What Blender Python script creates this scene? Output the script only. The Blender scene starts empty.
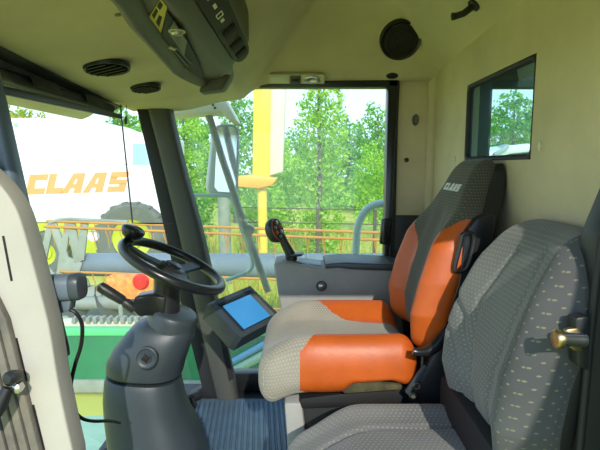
import bpy, bmesh, math, random
import numpy as np
from mathutils import Vector, Matrix, noise

random.seed(7)
rng = np.random.default_rng(7)
SC = bpy.context.scene
COL = SC.collection
pi = math.pi

# ---------------------------------------------------------------- camera model (metres, cab floor z = 0)
EYE = Vector((0.0, 0.0, 1.15))
F = 480.0
TH = math.atan(60.0 / 480.0)
CT, ST = math.cos(TH), math.sin(TH)


def ray(px, py):
    a = (px - 300.0) / F
    b = (225.0 - py) / F
    return Vector((a, CT + b * ST, -ST + b * CT))


def W(px, py, Y):
    """world point seen at a picture coordinate at distance Y across the cab"""
    r = ray(px, py)
    return EYE + r * (Y / r.y)


# ---------------------------------------------------------------- materials
MATS = {}


def mat(name, col, rough=0.6, metal=0.0, var=0.0, vscale=8.0, bump=0.0, bscale=60.0, col2=None, spec=0.5, coat=0.0):
    if name in MATS:
        return MATS[name]
    m = bpy.data.materials.new(name)
    m.use_nodes = True
    nt = m.node_tree
    b = nt.nodes['Principled BSDF']
    b.inputs['Base Color'].default_value = (*col, 1)
    b.inputs['Roughness'].default_value = rough
    b.inputs['Metallic'].default_value = metal
    b.inputs['Specular IOR Level'].default_value = spec
    if coat:
        b.inputs['Coat Weight'].default_value = coat
    tc = nt.nodes.new('ShaderNodeTexCoord')
    if var > 0 or col2:
        n = nt.nodes.new('ShaderNodeTexNoise')
        n.inputs['Scale'].default_value = vscale
        n.inputs['Detail'].default_value = 5
        n.inputs['Roughness'].default_value = 0.6
        nt.links.new(tc.outputs['Object'], n.inputs['Vector'])
        r = nt.nodes.new('ShaderNodeValToRGB')
        r.color_ramp.elements[0].position = 0.3
        r.color_ramp.elements[1].position = 0.7
        c2 = col2 or tuple(max(0, c * (1 - var)) for c in col)
        r.color_ramp.elements[0].color = (*c2, 1)
        r.color_ramp.elements[1].color = (*col, 1)
        nt.links.new(n.outputs['Fac'], r.inputs['Fac'])
        nt.links.new(r.outputs['Color'], b.inputs['Base Color'])
    if bump > 0:
        n2 = nt.nodes.new('ShaderNodeTexNoise')
        n2.inputs['Scale'].default_value = bscale
        n2.inputs['Detail'].default_value = 3
        nt.links.new(tc.outputs['Object'], n2.inputs['Vector'])
        bp = nt.nodes.new('ShaderNodeBump')
        bp.inputs['Strength'].default_value = bump
        bp.inputs['Distance'].default_value = 0.004
        nt.links.new(n2.outputs['Fac'], bp.inputs['Height'])
        nt.links.new(bp.outputs['Normal'], b.inputs['Normal'])
    MATS[name] = m
    return m


def dotted(name, base, base2, dot, sx, sy, rx, ry, rough=0.9):
    """woven seat cloth: staggered small dashes over a mottled ground (UV in metres)"""
    m = bpy.data.materials.new(name)
    m.use_nodes = True
    nt = m.node_tree
    L = nt.links.new
    b = nt.nodes['Principled BSDF']
    b.inputs['Roughness'].default_value = rough
    b.inputs['Specular IOR Level'].default_value = 0.2
    b.inputs['Sheen Weight'].default_value = 0.15
    uv = nt.nodes.new('ShaderNodeTexCoord')
    sp = nt.nodes.new('ShaderNodeSeparateXYZ')
    L(uv.outputs['UV'], sp.inputs[0])

    def M(op, a, bb=None):
        n = nt.nodes.new('ShaderNodeMath')
        n.operation = op
        for i, v in enumerate((a, bb)):
            if v is None:
                continue
            if isinstance(v, (int, float)):
                n.inputs[i].default_value = v
            else:
                L(v, n.inputs[i])
        return n.outputs[0]
    y = M('DIVIDE', sp.outputs['Y'], sy)
    row = M('FLOOR', y)
    odd = M('MULTIPLY', M('FLOORED_MODULO', row, 2.0), 0.5)
    x = M('ADD', M('DIVIDE', sp.outputs['X'], sx), odd)
    fx = M('DIVIDE', M('SUBTRACT', M('FRACT', x), 0.5), rx)
    fy = M('DIVIDE', M('SUBTRACT', M('FRACT', y), 0.5), ry)
    d = M('ADD', M('MULTIPLY', fx, fx), M('MULTIPLY', fy, fy))
    msk = M('LESS_THAN', d, 1.0)
    n = nt.nodes.new('ShaderNodeTexNoise')
    n.inputs['Scale'].default_value = 5
    n.inputs['Detail'].default_value = 6
    L(uv.outputs['Object'], n.inputs['Vector'])
    r = nt.nodes.new('ShaderNodeValToRGB')
    r.color_ramp.elements[0].position = 0.35
    r.color_ramp.elements[1].position = 0.65
    r.color_ramp.elements[0].color = (*base2, 1)
    r.color_ramp.elements[1].color = (*base, 1)
    L(n.outputs['Fac'], r.inputs['Fac'])
    mx = nt.nodes.new('ShaderNodeMix')
    mx.data_type = 'RGBA'
    L(msk, mx.inputs['Factor'])
    L(r.outputs['Color'], mx.inputs['A'])
    mx.inputs['B'].default_value = (*dot, 1)
    L(mx.outputs['Result'], b.inputs['Base Color'])
    n2 = nt.nodes.new('ShaderNodeTexNoise')
    n2.inputs['Scale'].default_value = 220
    L(uv.outputs['Object'], n2.inputs['Vector'])
    bp = nt.nodes.new('ShaderNodeBump')
    bp.inputs['Strength'].default_value = 0.25
    bp.inputs['Distance'].default_value = 0.003
    L(n2.outputs['Fac'], bp.inputs['Height'])
    L(bp.outputs['Normal'], b.inputs['Normal'])
    return m


def glass(name, tint, dust, dustcol=(0.8, 0.82, 0.75), refl=0.05):
    """thin pane: clear, a little glossy, with a film of dust"""
    m = bpy.data.materials.new(name)
    m.use_nodes = True
    nt = m.node_tree
    L = nt.links.new
    nt.nodes.clear()
    out = nt.nodes.new('ShaderNodeOutputMaterial')
    tr = nt.nodes.new('ShaderNodeBsdfTransparent')
    tr.inputs[0].default_value = (*tint, 1)
    gl = nt.nodes.new('ShaderNodeBsdfGlossy')
    gl.inputs['Roughness'].default_value = 0.02
    df = nt.nodes.new('ShaderNodeBsdfTranslucent')
    df.inputs[0].default_value = (*dustcol, 1)
    m1 = nt.nodes.new('ShaderNodeMixShader')
    m1.inputs[0].default_value = refl
    L(tr.outputs[0], m1.inputs[1])
    L(gl.outputs[0], m1.inputs[2])
    m2 = nt.nodes.new('ShaderNodeMixShader')
    tc = nt.nodes.new('ShaderNodeTexCoord')
    n = nt.nodes.new('ShaderNodeTexNoise')
    n.inputs['Scale'].default_value = 4
    n.inputs['Detail'].default_value = 6
    L(tc.outputs['Object'], n.inputs['Vector'])
    mr = nt.nodes.new('ShaderNodeMapRange')
    mr.inputs['From Min'].default_value = 0.3
    mr.inputs['From Max'].default_value = 0.7
    mr.inputs['To Min'].default_value = dust * 0.6
    mr.inputs['To Max'].default_value = dust * 1.4
    L(n.outputs['Fac'], mr.inputs['Value'])
    L(mr.outputs[0], m2.inputs[0])
    L(m1.outputs[0], m2.inputs[1])
    L(df.outputs[0], m2.inputs[2])
    L(m2.outputs[0], out.inputs[0])
    return m


def leafmat(name, c1, c2, c3):
    m = bpy.data.materials.new(name)
    m.use_nodes = True
    nt = m.node_tree
    L = nt.links.new
    nt.nodes.clear()
    out = nt.nodes.new('ShaderNodeOutputMaterial')
    g = nt.nodes.new('ShaderNodeNewGeometry')
    r = nt.nodes.new('ShaderNodeValToRGB')
    r.color_ramp.elements[0].color = (*c1, 1)
    r.color_ramp.elements[1].color = (*c3, 1)
    e = r.color_ramp.elements.new(0.5)
    e.color = (*c2, 1)
    L(g.outputs['Random Per Island'], r.inputs[0])
    d = nt.nodes.new('ShaderNodeBsdfDiffuse')
    t = nt.nodes.new('ShaderNodeBsdfTranslucent')
    L(r.outputs[0], d.inputs[0])
    L(r.outputs[0], t.inputs[0])
    mx = nt.nodes.new('ShaderNodeMixShader')
    mx.inputs[0].default_value = 0.45
    L(d.outputs[0], mx.inputs[1])
    L(t.outputs[0], mx.inputs[2])
    L(mx.outputs[0], out.inputs[0])
    return m


M_liner = mat('headliner_vinyl', (0.60, 0.54, 0.35), 0.75, var=0.2, vscale=3.0, bump=0.15, bscale=90)
M_wall = mat('wall_vinyl', (0.70, 0.61, 0.40), 0.8, var=0.25, vscale=2.6, bump=0.2, bscale=70)
M_black = mat('black_plastic', (0.016, 0.017, 0.018), 0.42, bump=0.1, bscale=200)
M_rubber = mat('black_rubber', (0.01, 0.011, 0.012), 0.6)
M_gloss = mat('satin_black', (0.012, 0.014, 0.016), 0.28)
M_grey = mat('slate_plastic', (0.042, 0.056, 0.066), 0.42, var=0.15, vscale=10, bump=0.12, bscale=260)
M_pillar = mat('pillar_plastic', (0.06, 0.063, 0.055), 0.5, bump=0.1, bscale=200)
M_console = mat('console_plastic', (0.35, 0.345, 0.32), 0.6, var=0.15, vscale=9, bump=0.1, bscale=200)
M_roofcon = mat('roof_console_plastic', (0.075, 0.072, 0.052), 0.5, var=0.12, vscale=9, bump=0.1, bscale=200)
M_mat = mat('sky_tinted_rubber', (0.075, 0.125, 0.165), 0.5, var=0.3, vscale=14, bump=0.2, bscale=120)  # dark grey rubber, with the blue of reflected sky put into its colour
M_cover = mat('light_grey_plastic', (0.50, 0.47, 0.39), 0.6, var=0.12, vscale=6, bump=0.1, bscale=150)
M_channel = mat('dusty_channel', (0.26, 0.23, 0.17), 0.7, col2=(0.11, 0.10, 0.085), vscale=9, bump=0.3, bscale=60)
M_paint = mat('blue_grey_paint', (0.13, 0.17, 0.21), 0.35)
M_orange = mat('orange_vinyl', (0.56, 0.105, 0.011), 0.45, var=0.22, vscale=9, bump=0.15, bscale=60)
M_seat = dotted('beige_seat_cloth', (0.33, 0.30, 0.25), (0.24, 0.22, 0.18), (0.39, 0.35, 0.26), .010, .008, .25, .25)
M_seatback = dotted('charcoal_seat_cloth', (0.085, 0.08, 0.066), (0.065, 0.062, 0.052), (0.16, 0.15, 0.11), .012, .009, .2, .2)
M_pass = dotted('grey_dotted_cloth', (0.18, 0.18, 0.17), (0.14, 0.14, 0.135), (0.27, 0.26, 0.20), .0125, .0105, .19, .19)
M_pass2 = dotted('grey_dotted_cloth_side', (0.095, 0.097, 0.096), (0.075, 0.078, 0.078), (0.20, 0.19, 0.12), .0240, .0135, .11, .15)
M_metal = mat('steel', (0.55, 0.55, 0.52), 0.3, metal=1.0)
M_brass = mat('yellow_zinc', (0.62, 0.50, 0.25), 0.35, metal=1.0, var=0.4, vscale=30)
M_white = mat('white_paint', (0.86, 0.86, 0.84), 0.4)
M_ivory = mat('ivory_plastic', (0.60, 0.60, 0.42), 0.5)
M_lens = mat('lamp_lens', (0.65, 0.66, 0.55), 0.25)
M_yellow = mat('yellow_sticker', (0.55, 0.48, 0.03), 0.5)
M_olivegrey = mat('radio_grey', (0.10, 0.10, 0.08), 0.4)
M_logo = mat('white_thread', (0.75, 0.75, 0.72), 0.7)
M_letter = mat('orange_letters', (0.85, 0.36, 0.12), 0.5)
M_reel = mat('orange_bar', (0.62, 0.28, 0.045), 0.6, var=0.2, vscale=4)
M_tube = mat('weathered_blue_tube', (0.19, 0.24, 0.26), 0.5, var=0.25, vscale=3)
M_green = mat('header_green', (0.02, 0.22, 0.085), 0.5, var=0.3, vscale=2)
M_lgreen = mat('header_edge_green', (0.10, 0.55, 0.20), 0.5)
M_pgreen = mat('pale_green_sheet', (0.30, 0.46, 0.30), 0.5, var=0.1)
M_lime = mat('lime_body', (0.50, 0.58, 0.02), 0.45)
M_tyre = mat('dusty_tyre', (0.17, 0.19, 0.15), 0.9, var=0.4, vscale=3)
M_sheet = mat('worn_galvanised', (0.34, 0.38, 0.30), 0.6, var=0.35, vscale=2.5)
M_red = mat('red_lens', (0.75, 0.01, 0.01), 0.25)
M_amber = mat('orange_reflector', (0.88, 0.16, 0.04), 0.4, col2=(0.88, 0.42, 0.08), vscale=14)
M_ycol = mat('yellow_paint', (0.80, 0.60, 0.06), 0.35)
M_cream = mat('cream_paint', (0.72, 0.68, 0.48), 0.4)
M_obase = mat('orange_yellow_paint', (0.80, 0.42, 0.05), 0.5)
M_rail = mat('pale_blue_rail', (0.36, 0.50, 0.48), 0.4)
M_dkgreen = mat('dark_green_paint', (0.03, 0.055, 0.038), 0.5, var=0.3, vscale=6)
M_pane = mat('pale_blue_pane', (0.35, 0.62, 0.66), 0.1)
M_bark = mat('bark', (0.18, 0.15, 0.11), 0.9, var=0.4, vscale=6)
M_wood = mat('weathered_post', (0.10, 0.085, 0.065), 0.9)
M_dark = mat('near_black', (0.006, 0.006, 0.006), 0.7)
M_fabricdark = mat('blind_fabric', (0.03, 0.032, 0.022), 0.8)
M_steelrod = mat('grey_rod', (0.20, 0.215, 0.18), 0.4)
M_mirrorback = mat('mirror_shell', (0.33, 0.38, 0.38), 0.4)
M_mirror = mat('mirror_silver', (0.75, 0.80, 0.80), 0.12, metal=1.0)
M_lampbody = mat('lamp_body', (0.13, 0.17, 0.20), 0.45)
M_lampcap = mat('lamp_cap', (0.05, 0.065, 0.075), 0.4)
M_violet = mat('dark_violet_rod', (0.09, 0.07, 0.10), 0.4)
M_screen = bpy.data.materials.new('screen_blue')
M_screen.use_nodes = True
_b = M_screen.node_tree.nodes['Principled BSDF']
_b.inputs['Base Color'].default_value = (0.02, 0.10, 0.20, 1)
_b.inputs['Roughness'].default_value = 0.25
_b.inputs['Emission Color'].default_value = (0.035, 0.22, 0.48, 1)
_b.inputs['Emission Strength'].default_value = 0.55
G_front = glass('windscreen_glass', (0.95, 0.98, 0.96), 0.05, (0.85, 0.88, 0.85), 0.03)
G_side = glass('side_glass', (0.95, 0.99, 0.96), 0.04, (0.8, 0.88, 0.78), 0.03)
G_rear = glass('rear_tinted_glass', (0.72, 0.86, 0.82), 0.03, (0.5, 0.6, 0.5), 0.05)
LEAF = [leafmat('leaves_lime', (0.20, 0.46, 0.02), (0.38, 0.66, 0.05), (0.60, 0.80, 0.16)),
        leafmat('leaves_green', (0.10, 0.34, 0.03), (0.21, 0.50, 0.06), (0.36, 0.62, 0.14)),
        leafmat('leaves_olive', (0.26, 0.38, 0.03), (0.44, 0.54, 0.04), (0.60, 0.60, 0.10))]
M_grass = leafmat('grass_blades', (0.30, 0.42, 0.03), (0.52, 0.54, 0.05), (0.66, 0.54, 0.12))


# ---------------------------------------------------------------- object helpers
def tag(o, label=None, cat=None, group=None, kind=None):
    if label:
        o['label'] = label
    if cat:
        o['category'] = cat
    if group:
        o['group'] = group
    if kind:
        o['kind'] = kind
    return o


def empty(name, loc, label, cat, group=None):
    o = bpy.data.objects.new(name, None)
    o.empty_display_size = 0.05
    COL.objects.link(o)
    o.location = loc
    return tag(o, label, cat, group)


def root_of(o):
    # parts keep world coordinates, so only a top-level thing's own place has to be undone
    return Vector(o.location)


def link(name, me, m, parent=None):
    o = bpy.data.objects.new(name, me)
    COL.objects.link(o)
    if m and not me.materials:
        me.materials.append(m)
    if parent:
        o.parent = parent
        o.matrix_parent_inverse = Matrix.Translation(-root_of(parent))
    return o


def finish(bm, name, m, parent=None, smooth=True, sharp=40):
    bmesh.ops.recalc_face_normals(bm, faces=bm.faces)
    me = bpy.data.meshes.new(name)
    if smooth:
        for f in bm.faces:
            f.smooth = True
        lim = math.radians(sharp)
        for e in bm.edges:
            if len(e.link_faces) == 2 and e.calc_face_angle(0) > lim:
                e.smooth = False
    bm.to_mesh(me)
    bm.free()
    return link(name, me, m, parent)


def add_tube(bm, pts, r, seg=12, caps=True, closed=False):
    pts = [Vector(p) for p in pts]
    n = len(pts)
    rs = r if isinstance(r, (list, tuple)) else [r] * n
    rings = []
    up = None
    for i, p in enumerate(pts):
        if closed:
            t = (pts[(i + 1) % n] - pts[i - 1]).normalized()
        else:
            t = (pts[min(i + 1, n - 1)] - pts[max(i - 1, 0)]).normalized()
        if up is None:
            a = Vector((0, 0, 1)) if abs(t.z) < 0.9 else Vector((1, 0, 0))
            up = (a - t * a.dot(t)).normalized()
        else:
            up = (up - t * up.dot(t)).normalized()
        s = t.cross(up)
        rings.append([bm.verts.new(p + (up * math.cos(2 * pi * k / seg) + s * math.sin(2 * pi * k / seg)) * rs[i]) for k in range(seg)])
    m = n if closed else n - 1
    for i in range(m):
        A, B = rings[i], rings[(i + 1) % n]
        for k in range(seg):
            bm.faces.new((A[k], A[(k + 1) % seg], B[(k + 1) % seg], B[k]))
    if caps and not closed:
        bm.faces.new(rings[0])
        bm.faces.new(rings[-1])


def smooth_path(pts, sub=6):
    P = [Vector(p) for p in pts]
    out = []
    for i in range(len(P) - 1):
        p0, p1, p2, p3 = P[max(i - 1, 0)], P[i], P[i + 1], P[min(i + 2, len(P) - 1)]
        for k in range(sub):
            t = k / sub
            out.append(0.5 * (2 * p1 + (p2 - p0) * t + (2 * p0 - 5 * p1 + 4 * p2 - p3) * t * t + (3 * p1 - p0 - 3 * p2 + p3) * t ** 3))
    out.append(P[-1])
    return out


def tube(name, pts, r, m, parent=None, seg=12, sub=0):
    bm = bmesh.new()
    if sub:
        n0 = len(pts)
        pts = smooth_path(pts, sub)
        if isinstance(r, (list, tuple)):
            r = [float(np.interp(i / sub, range(n0), r)) for i in range(len(pts))]
    add_tube(bm, pts, r, seg)
    return finish(bm, name, m, parent)


def frame(n):
    n = Vector(n).normalized()
    a = Vector((0, 0, 1)) if abs(n.z) < 0.9 else Vector((1, 0, 0))
    u = a.cross(n).normalized()
    return u, n.cross(u).normalized(), n


def add_lathe(bm, prof, c, axis, seg=32, sx=1.0, sy=1.0, u=None):
    """prof: (radius, height along axis); closes at radius 0"""
    c = Vector(c)
    if u is None:
        uu, vv, n = frame(axis)
    else:
        n = Vector(axis).normalized()
        uu = (Vector(u) - n * Vector(u).dot(n)).normalized()
        vv = n.cross(uu)
    prev = None
    for r, h in prof:
        if r <= 1e-6:
            ring = [bm.verts.new(c + n * h)]
        else:
            ring = [bm.verts.new(c + n * h + uu * (r * sx * math.cos(2 * pi * k / seg)) + vv * (r * sy * math.sin(2 * pi * k / seg))) for k in range(seg)]
        if prev is not None:
            if len(prev) == 1 and len(ring) > 1:
                for k in range(seg):
                    bm.faces.new((prev[0], ring[k], ring[(k + 1) % seg]))
            elif len(ring) == 1 and len(prev) > 1:
                for k in range(seg):
                    bm.faces.new((prev[k], prev[(k + 1) % seg], ring[0]))
            elif len(ring) > 1:
                for k in range(seg):
                    bm.faces.new((prev[k], prev[(k + 1) % seg], ring[(k + 1) % seg], ring[k]))
        prev = ring


def lathe(name, prof, c, axis, m, parent=None, seg=32, sx=1.0, sy=1.0, u=None):
    bm = bmesh.new()
    add_lathe(bm, prof, c, axis, seg, sx, sy, u)
    return finish(bm, name, m, parent)


def add_prism(bm, poly, ext, bevel=0.0, seg=2):
    poly = [Vector(p) for p in poly]
    ext = Vector(ext)
    a = [bm.verts.new(p) for p in poly]
    b = [bm.verts.new(p + ext) for p in poly]
    fs = [bm.faces.new(a), bm.faces.new(list(reversed(b)))]
    n = len(poly)
    for i in range(n):
        fs.append(bm.faces.new((a[i], b[i], b[(i + 1) % n], a[(i + 1) % n])))
    bmesh.ops.recalc_face_normals(bm, faces=fs)
    if bevel > 0:
        es = list({e for f in fs for e in f.edges})
        bmesh.ops.bevel(bm, geom=es, offset=bevel, segments=seg, profile=0.5, affect='EDGES', clamp_overlap=True)


def prism(name, poly, ext, m, parent=None, bevel=0.0, seg=2, smooth=True):
    bm = bmesh.new()
    add_prism(bm, poly, ext, bevel, seg)
    return finish(bm, name, m, parent, smooth)


def add_box(bm, lo, hi, bevel=0.0, seg=2):
    x0, y0, z0 = lo
    x1, y1, z1 = hi
    add_prism(bm, [(x0, y0, z0), (x1, y0, z0), (x1, y1, z0), (x0, y1, z0)], (0, 0, z1 - z0), bevel, seg)


def box(name, lo, hi, m, parent=None, bevel=0.0, seg=2):
    bm = bmesh.new()
    add_box(bm, lo, hi, bevel, seg)
    return finish(bm, name, m, parent)


def add_obox(bm, c, u, v, w, bevel=0.0, seg=2):
    """oriented box, half-vectors u, v, w"""
    c, u, v, w = Vector(c), Vector(u), Vector(v), Vector(w)
    add_prism(bm, [c - u - v - w, c + u - v - w, c + u + v - w, c - u + v - w], w * 2, bevel, seg)


def obox(name, c, u, v, w, m, parent=None, bevel=0.0, seg=2):
    bm = bmesh.new()
    add_obox(bm, c, u, v, w, bevel, seg)
    return finish(bm, name, m, parent)


def loft(name, rings, m, parent=None, caps=True, sharp=40):
    bm = bmesh.new()
    R = [[bm.verts.new(p) for p in ring] for ring in rings]
    n = len(R[0])
    for A, B in zip(R, R[1:]):
        for k in range(n):
            bm.faces.new((A[k], A[(k + 1) % n], B[(k + 1) % n], B[k]))
    if caps:
        bm.faces.new(R[0])
        bm.faces.new(R[-1])
    return finish(bm, name, m, parent, sharp=sharp)


def grid(name, fn, nu, nv, m, parent=None, thick=0.0):
    bm = bmesh.new()
    V = [[bm.verts.new(fn(i / nu, j / nv)) for j in range(nv + 1)] for i in range(nu + 1)]
    for i in range(nu):
        for j in range(nv):
            bm.faces.new((V[i][j], V[i + 1][j], V[i + 1][j + 1], V[i][j + 1]))
    o = finish(bm, name, m, parent)
    if thick:
        md = o.modifiers.new('s', 'SOLIDIFY')
        md.thickness = thick
        md.offset = 0
    return o


def rbox(hs, r, n, deform, parts, classify=None, parent=None, uvoff=(0, 0), seam=None):
    """rounded box (half sizes hs, corner radius r) cut into n x n cells a side, bent by deform(p),
    its faces shared out to parts {key: (name, material)} by classify(local centre, local normal)"""
    verts, faces, loc = [], [], []
    hs = np.array(hs, float)
    idx = {}

    def vid(p):
        k = tuple(int(round(c * 1e6)) for c in p)
        if k not in idx:
            inner = hs - r
            q = np.clip(p, -inner, inner)
            d = np.array(p) - q
            ln = np.linalg.norm(d)
            pp = q + d / ln * r if ln > 1e-9 else np.array(p)
            idx[k] = len(loc)
            loc.append(pp)
        return idx[k]

    def spaced(h, k):
        t = np.linspace(-1, 1, k + 1)
        return np.sign(t) * (np.abs(t) ** 0.9) * h
    for ax in range(3):
        o1, o2 = (ax + 1) % 3, (ax + 2) % 3
        A, B = spaced(hs[o1], n[o1]), spaced(hs[o2], n[o2])
        for s in (-1, 1):
            for i in range(n[o1]):
                for j in range(n[o2]):
                    q = []
                    for (ii, jj) in ((i, j), (i + 1, j), (i + 1, j + 1), (i, j + 1)):
                        p = [0, 0, 0]
                        p[ax] = s * hs[ax]
                        p[o1] = A[ii]
                        p[o2] = B[jj]
                        q.append(vid(p))
                    if s < 0:
                        q.reverse()
                    faces.append((q, ax, s))
    if seam:  # pull the vertices next to a seam onto it, so that the seam runs smoothly
        cell = 2.0 * hs[1] / n[1]
        for p in loc:
            for e in seam(p):
                if abs(p[1] - e) < cell * .56:
                    p[1] = e
                    break
    W3 = [Vector(deform(Vector(p))) for p in loc]
    groups = {}
    for q, ax, s in faces:
        c = sum((Vector(loc[i]) for i in q), Vector()) / 4
        k = classify(c, (ax, s)) if classify else next(iter(parts))
        groups.setdefault(k, []).append((q, ax))
    out = {}
    # true smooth normals from the whole surface so that seams between parts stay invisible as shading
    vn = [Vector((0, 0, 0)) for _ in W3]
    for q, ax, s in faces:
        nn = (W3[q[2]] - W3[q[0]]).cross(W3[q[3]] - W3[q[1]])
        for i in q:
            vn[i] += nn
    for v in vn:
        if v.length > 0:
            v.normalize()
    for k, fl in groups.items():
        name, m = parts[k]
        used = sorted({i for q, _ in fl for i in q})
        re = {i: a for a, i in enumerate(used)}
        me = bpy.data.meshes.new(name)
        me.from_pydata([W3[i] for i in used], [], [[re[i] for i in q] for q, _ in fl])
        uvl = me.uv_layers.new(name='UVMap')
        li = 0
        for q, ax in fl:
            o1, o2 = ((1, 2), (0, 2), (0, 1))[ax]
            for i in q:
                uvl.data[li].uv = (loc[i][o1] + uvoff[0], loc[i][o2] + uvoff[1])
                li += 1
        for p in me.polygons:
            p.use_smooth = True
        me.update()
        me.normals_split_custom_set_from_vertices([vn[i] for i in used])
        out[k] = link(name, me, m, parent)
    return out


LET = {
    'C': [[(0, 0), (9.5, 0), (9.5, 3), (0, 3)], [(0, 3), (3.8, 3), (3.8, 7), (0, 7)], [(0, 7), (9.5, 7), (9.5, 10), (0, 10)]],
    'L': [[(0, 0), (8.5, 0), (8.5, 3), (0, 3)], [(0, 3), (3.8, 3), (3.8, 10), (0, 10)]],
    'A': [[(0, 0), (3.4, 0), (4.3, 2.4), (1.0, 2.4)], [(6.4, 0), (10.2, 0), (10.2, 2.4), (6.4, 2.4)], [(1.0, 2.4), (10.2, 2.4), (10.2, 4.6), (1.93, 4.6)], [(1.93, 4.6), (5.1, 4.6), (6.0, 7.2), (3.02, 7.2)], [(6.6, 4.6), (10.2, 4.6), (10.2, 7.2), (6.6, 7.2)], [(3.02, 7.2), (10.2, 7.2), (10.2, 10), (4.2, 10)]],
    'S': [[(0, 0), (9, 0), (9, 2.8), (0, 2.8)], [(5.4, 2.8), (9, 2.8), (9, 4), (5.4, 4)], [(0, 3.8), (9, 3.8), (9, 6.2), (0, 6.2)], [(0, 6.2), (3.6, 6.2), (3.6, 7.4), (0, 7.4)], [(0, 7.2), (9, 7.2), (9, 10), (0, 10)]],
}


def lettering(name, text, fn, m, parent, starts, sc, shear=0.28, thick=0.004):
    """block italic letters; fn(x, y, d) maps letter space to the surface"""
    bm = bmesh.new()
    for ch, x0 in zip(text, starts):
        for poly in LET[ch]:
            a = [bm.verts.new(fn(x0 + (x + shear * y) * sc, y * sc, thick)) for x, y in poly]
            b = [bm.verts.new(fn(x0 + (x + shear * y) * sc, y * sc, -0.001)) for x, y in poly]
            bm.faces.new(a)
            bm.faces.new(list(reversed(b)))
            for i in range(len(a)):
                j = (i + 1) % len(a)
                bm.faces.new((a[i], a[j], b[j], b[i]))
    return finish(bm, name, m, parent, smooth=False)


def sstep(a, b, x):
    t = min(1, max(0, (x - a) / (b - a)))
    return t * t * (3 - 2 * t)


def lerp(a, b, t):
    return a + (b - a) * t


def interp(x, xs, ys):
    return float(np.interp(x, xs, ys))


# ================================================================ SETTING: the cab shell
# floor
tag(box('floor', (-0.82, 0.86, -0.05), (0.70, 2.42, 0.0), M_rubber), kind='structure')

# headliner: a low front soffit, then a tray whose far and rear sides slope
FARX = [-0.80, -0.70, -0.53, -0.335, -0.16, 0.1, 0.66]
FARZ = [1.405, 1.41, 1.44, 1.49, 1.52, 1.535, 1.54]


def smin(vals, k=0.035):
    m = min(vals)
    return m - k * math.log(sum(math.exp(-(v - m) / k) for v in vals))


def ceil_z(x, y):
    fz = interp(x, FARX, FARZ)
    soff = 1.41 + 0.05 * sstep(-0.6, -0.3, x)
    front = soff + max(0.0, x + 0.27) * 1.1
    far = fz + 0.0 + max(-0.05, (2.33 - y)) * 1.28
    rear = 1.565 + 0.04 * max(0, 2.35 - y) + max(-0.02, 0.655 - x) * 0.95
    z = smin([front, far, rear, 1.86], 0.02) + 0.012
    if x < -0.27:
        z = lerp(soff, z, sstep(-0.33, -0.25, x))
        z = min(z, fz + 0.01 + max(0, 2.33 - y) * 1.28)
    return z


def ceil_n(x, y):
    e = 0.004
    gx = (ceil_z(x + e, y) - ceil_z(x - e, y)) / (2 * e)
    gy = (ceil_z(x, y + e) - ceil_z(x, y - e)) / (2 * e)
    return Vector((gx, gy, -1)).normalized()


def on_ceiling(px, py):
    r = ray(px, py)
    t = 0.5
    while t < 2.6:
        p = EYE + r * t
        if p.z >= ceil_z(p.x, p.y):
            break
        t += 0.002
    p = EYE + r * t
    return p, ceil_n(p.x, p.y)


def soffit_x(y):
    return interp(y, [0.5, 1.08, 1.72, 2.0, 2.4], [-0.60, -0.65, -0.73, -0.77, -0.80])


def fceil(u, v):
    y = lerp(0.50, 2.335, v)
    x = lerp(soffit_x(y), 0.655, u)
    return (x, y, ceil_z(x, y))


tag(grid('ceiling', fceil, 110, 100, M_liner, thick=0.012), kind='structure')

# the outer roof skin, with a lip running out over the windscreen
def froof(u, v):
    x = lerp(-1.08, 1.0, u)
    y = lerp(0.48, 2.395, v)
    ed = min(1, 4 * min(v, 1 - v), 4.5 * min(u, 1 - u))
    return (x, y, 1.47 + 0.07 * v + 0.50 * math.sqrt(max(0, 1 - (1 - ed) ** 2)))


rf = grid('roof', froof, 40, 40, M_white)
tag(rf, kind='structure')
bm = bmesh.new()
V = []
for i in range(25):
    y = lerp(0.60, 2.395, i / 24)
    xe = -1.06
    V.append([bm.verts.new(p) for p in ((soffit_x(y) - 0.02, y, 1.425), (-0.86, y, 1.44), (-0.97, y, 1.425), (-1.03, y, 1.385), (-1.07, y, 1.37), (-1.10, y, 1.40), (-1.10, y, 1.47))])
for A, B in zip(V, V[1:]):
    for k in range(len(A) - 1):
        bm.faces.new((A[k], A[k + 1], B[k + 1], B[k]))
tag(finish(bm, 'roof_lip', M_cream), kind='structure')
# yellow seal line under the lip
tag(tube('trim_4', [(-1.0, 0.62, 1.404), (-1.0, 2.38, 1.404)], 0.004, M_ycol, seg=6), kind='structure')

# rear wall with its window opening
Y0, Y1, Z0, Z1 = 1.345, 1.89, 1.165, 1.452
bm = bmesh.new()
XR = 0.64
for lo, hi in (((XR, 0.93, 0.0), (XR + .05, Y0, 1.66)), ((XR, Y1, 0.0), (XR + .05, 2.40, 1.66)),
               ((XR, Y0, 0.0), (XR + .05, Y1, Z0)), ((XR, Y0, Z1), (XR + .05, Y1, 1.66))):
    add_box(bm, lo, hi)
tag(finish(bm, 'wall_rear', M_wall, smooth=False), kind='structure')
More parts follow.
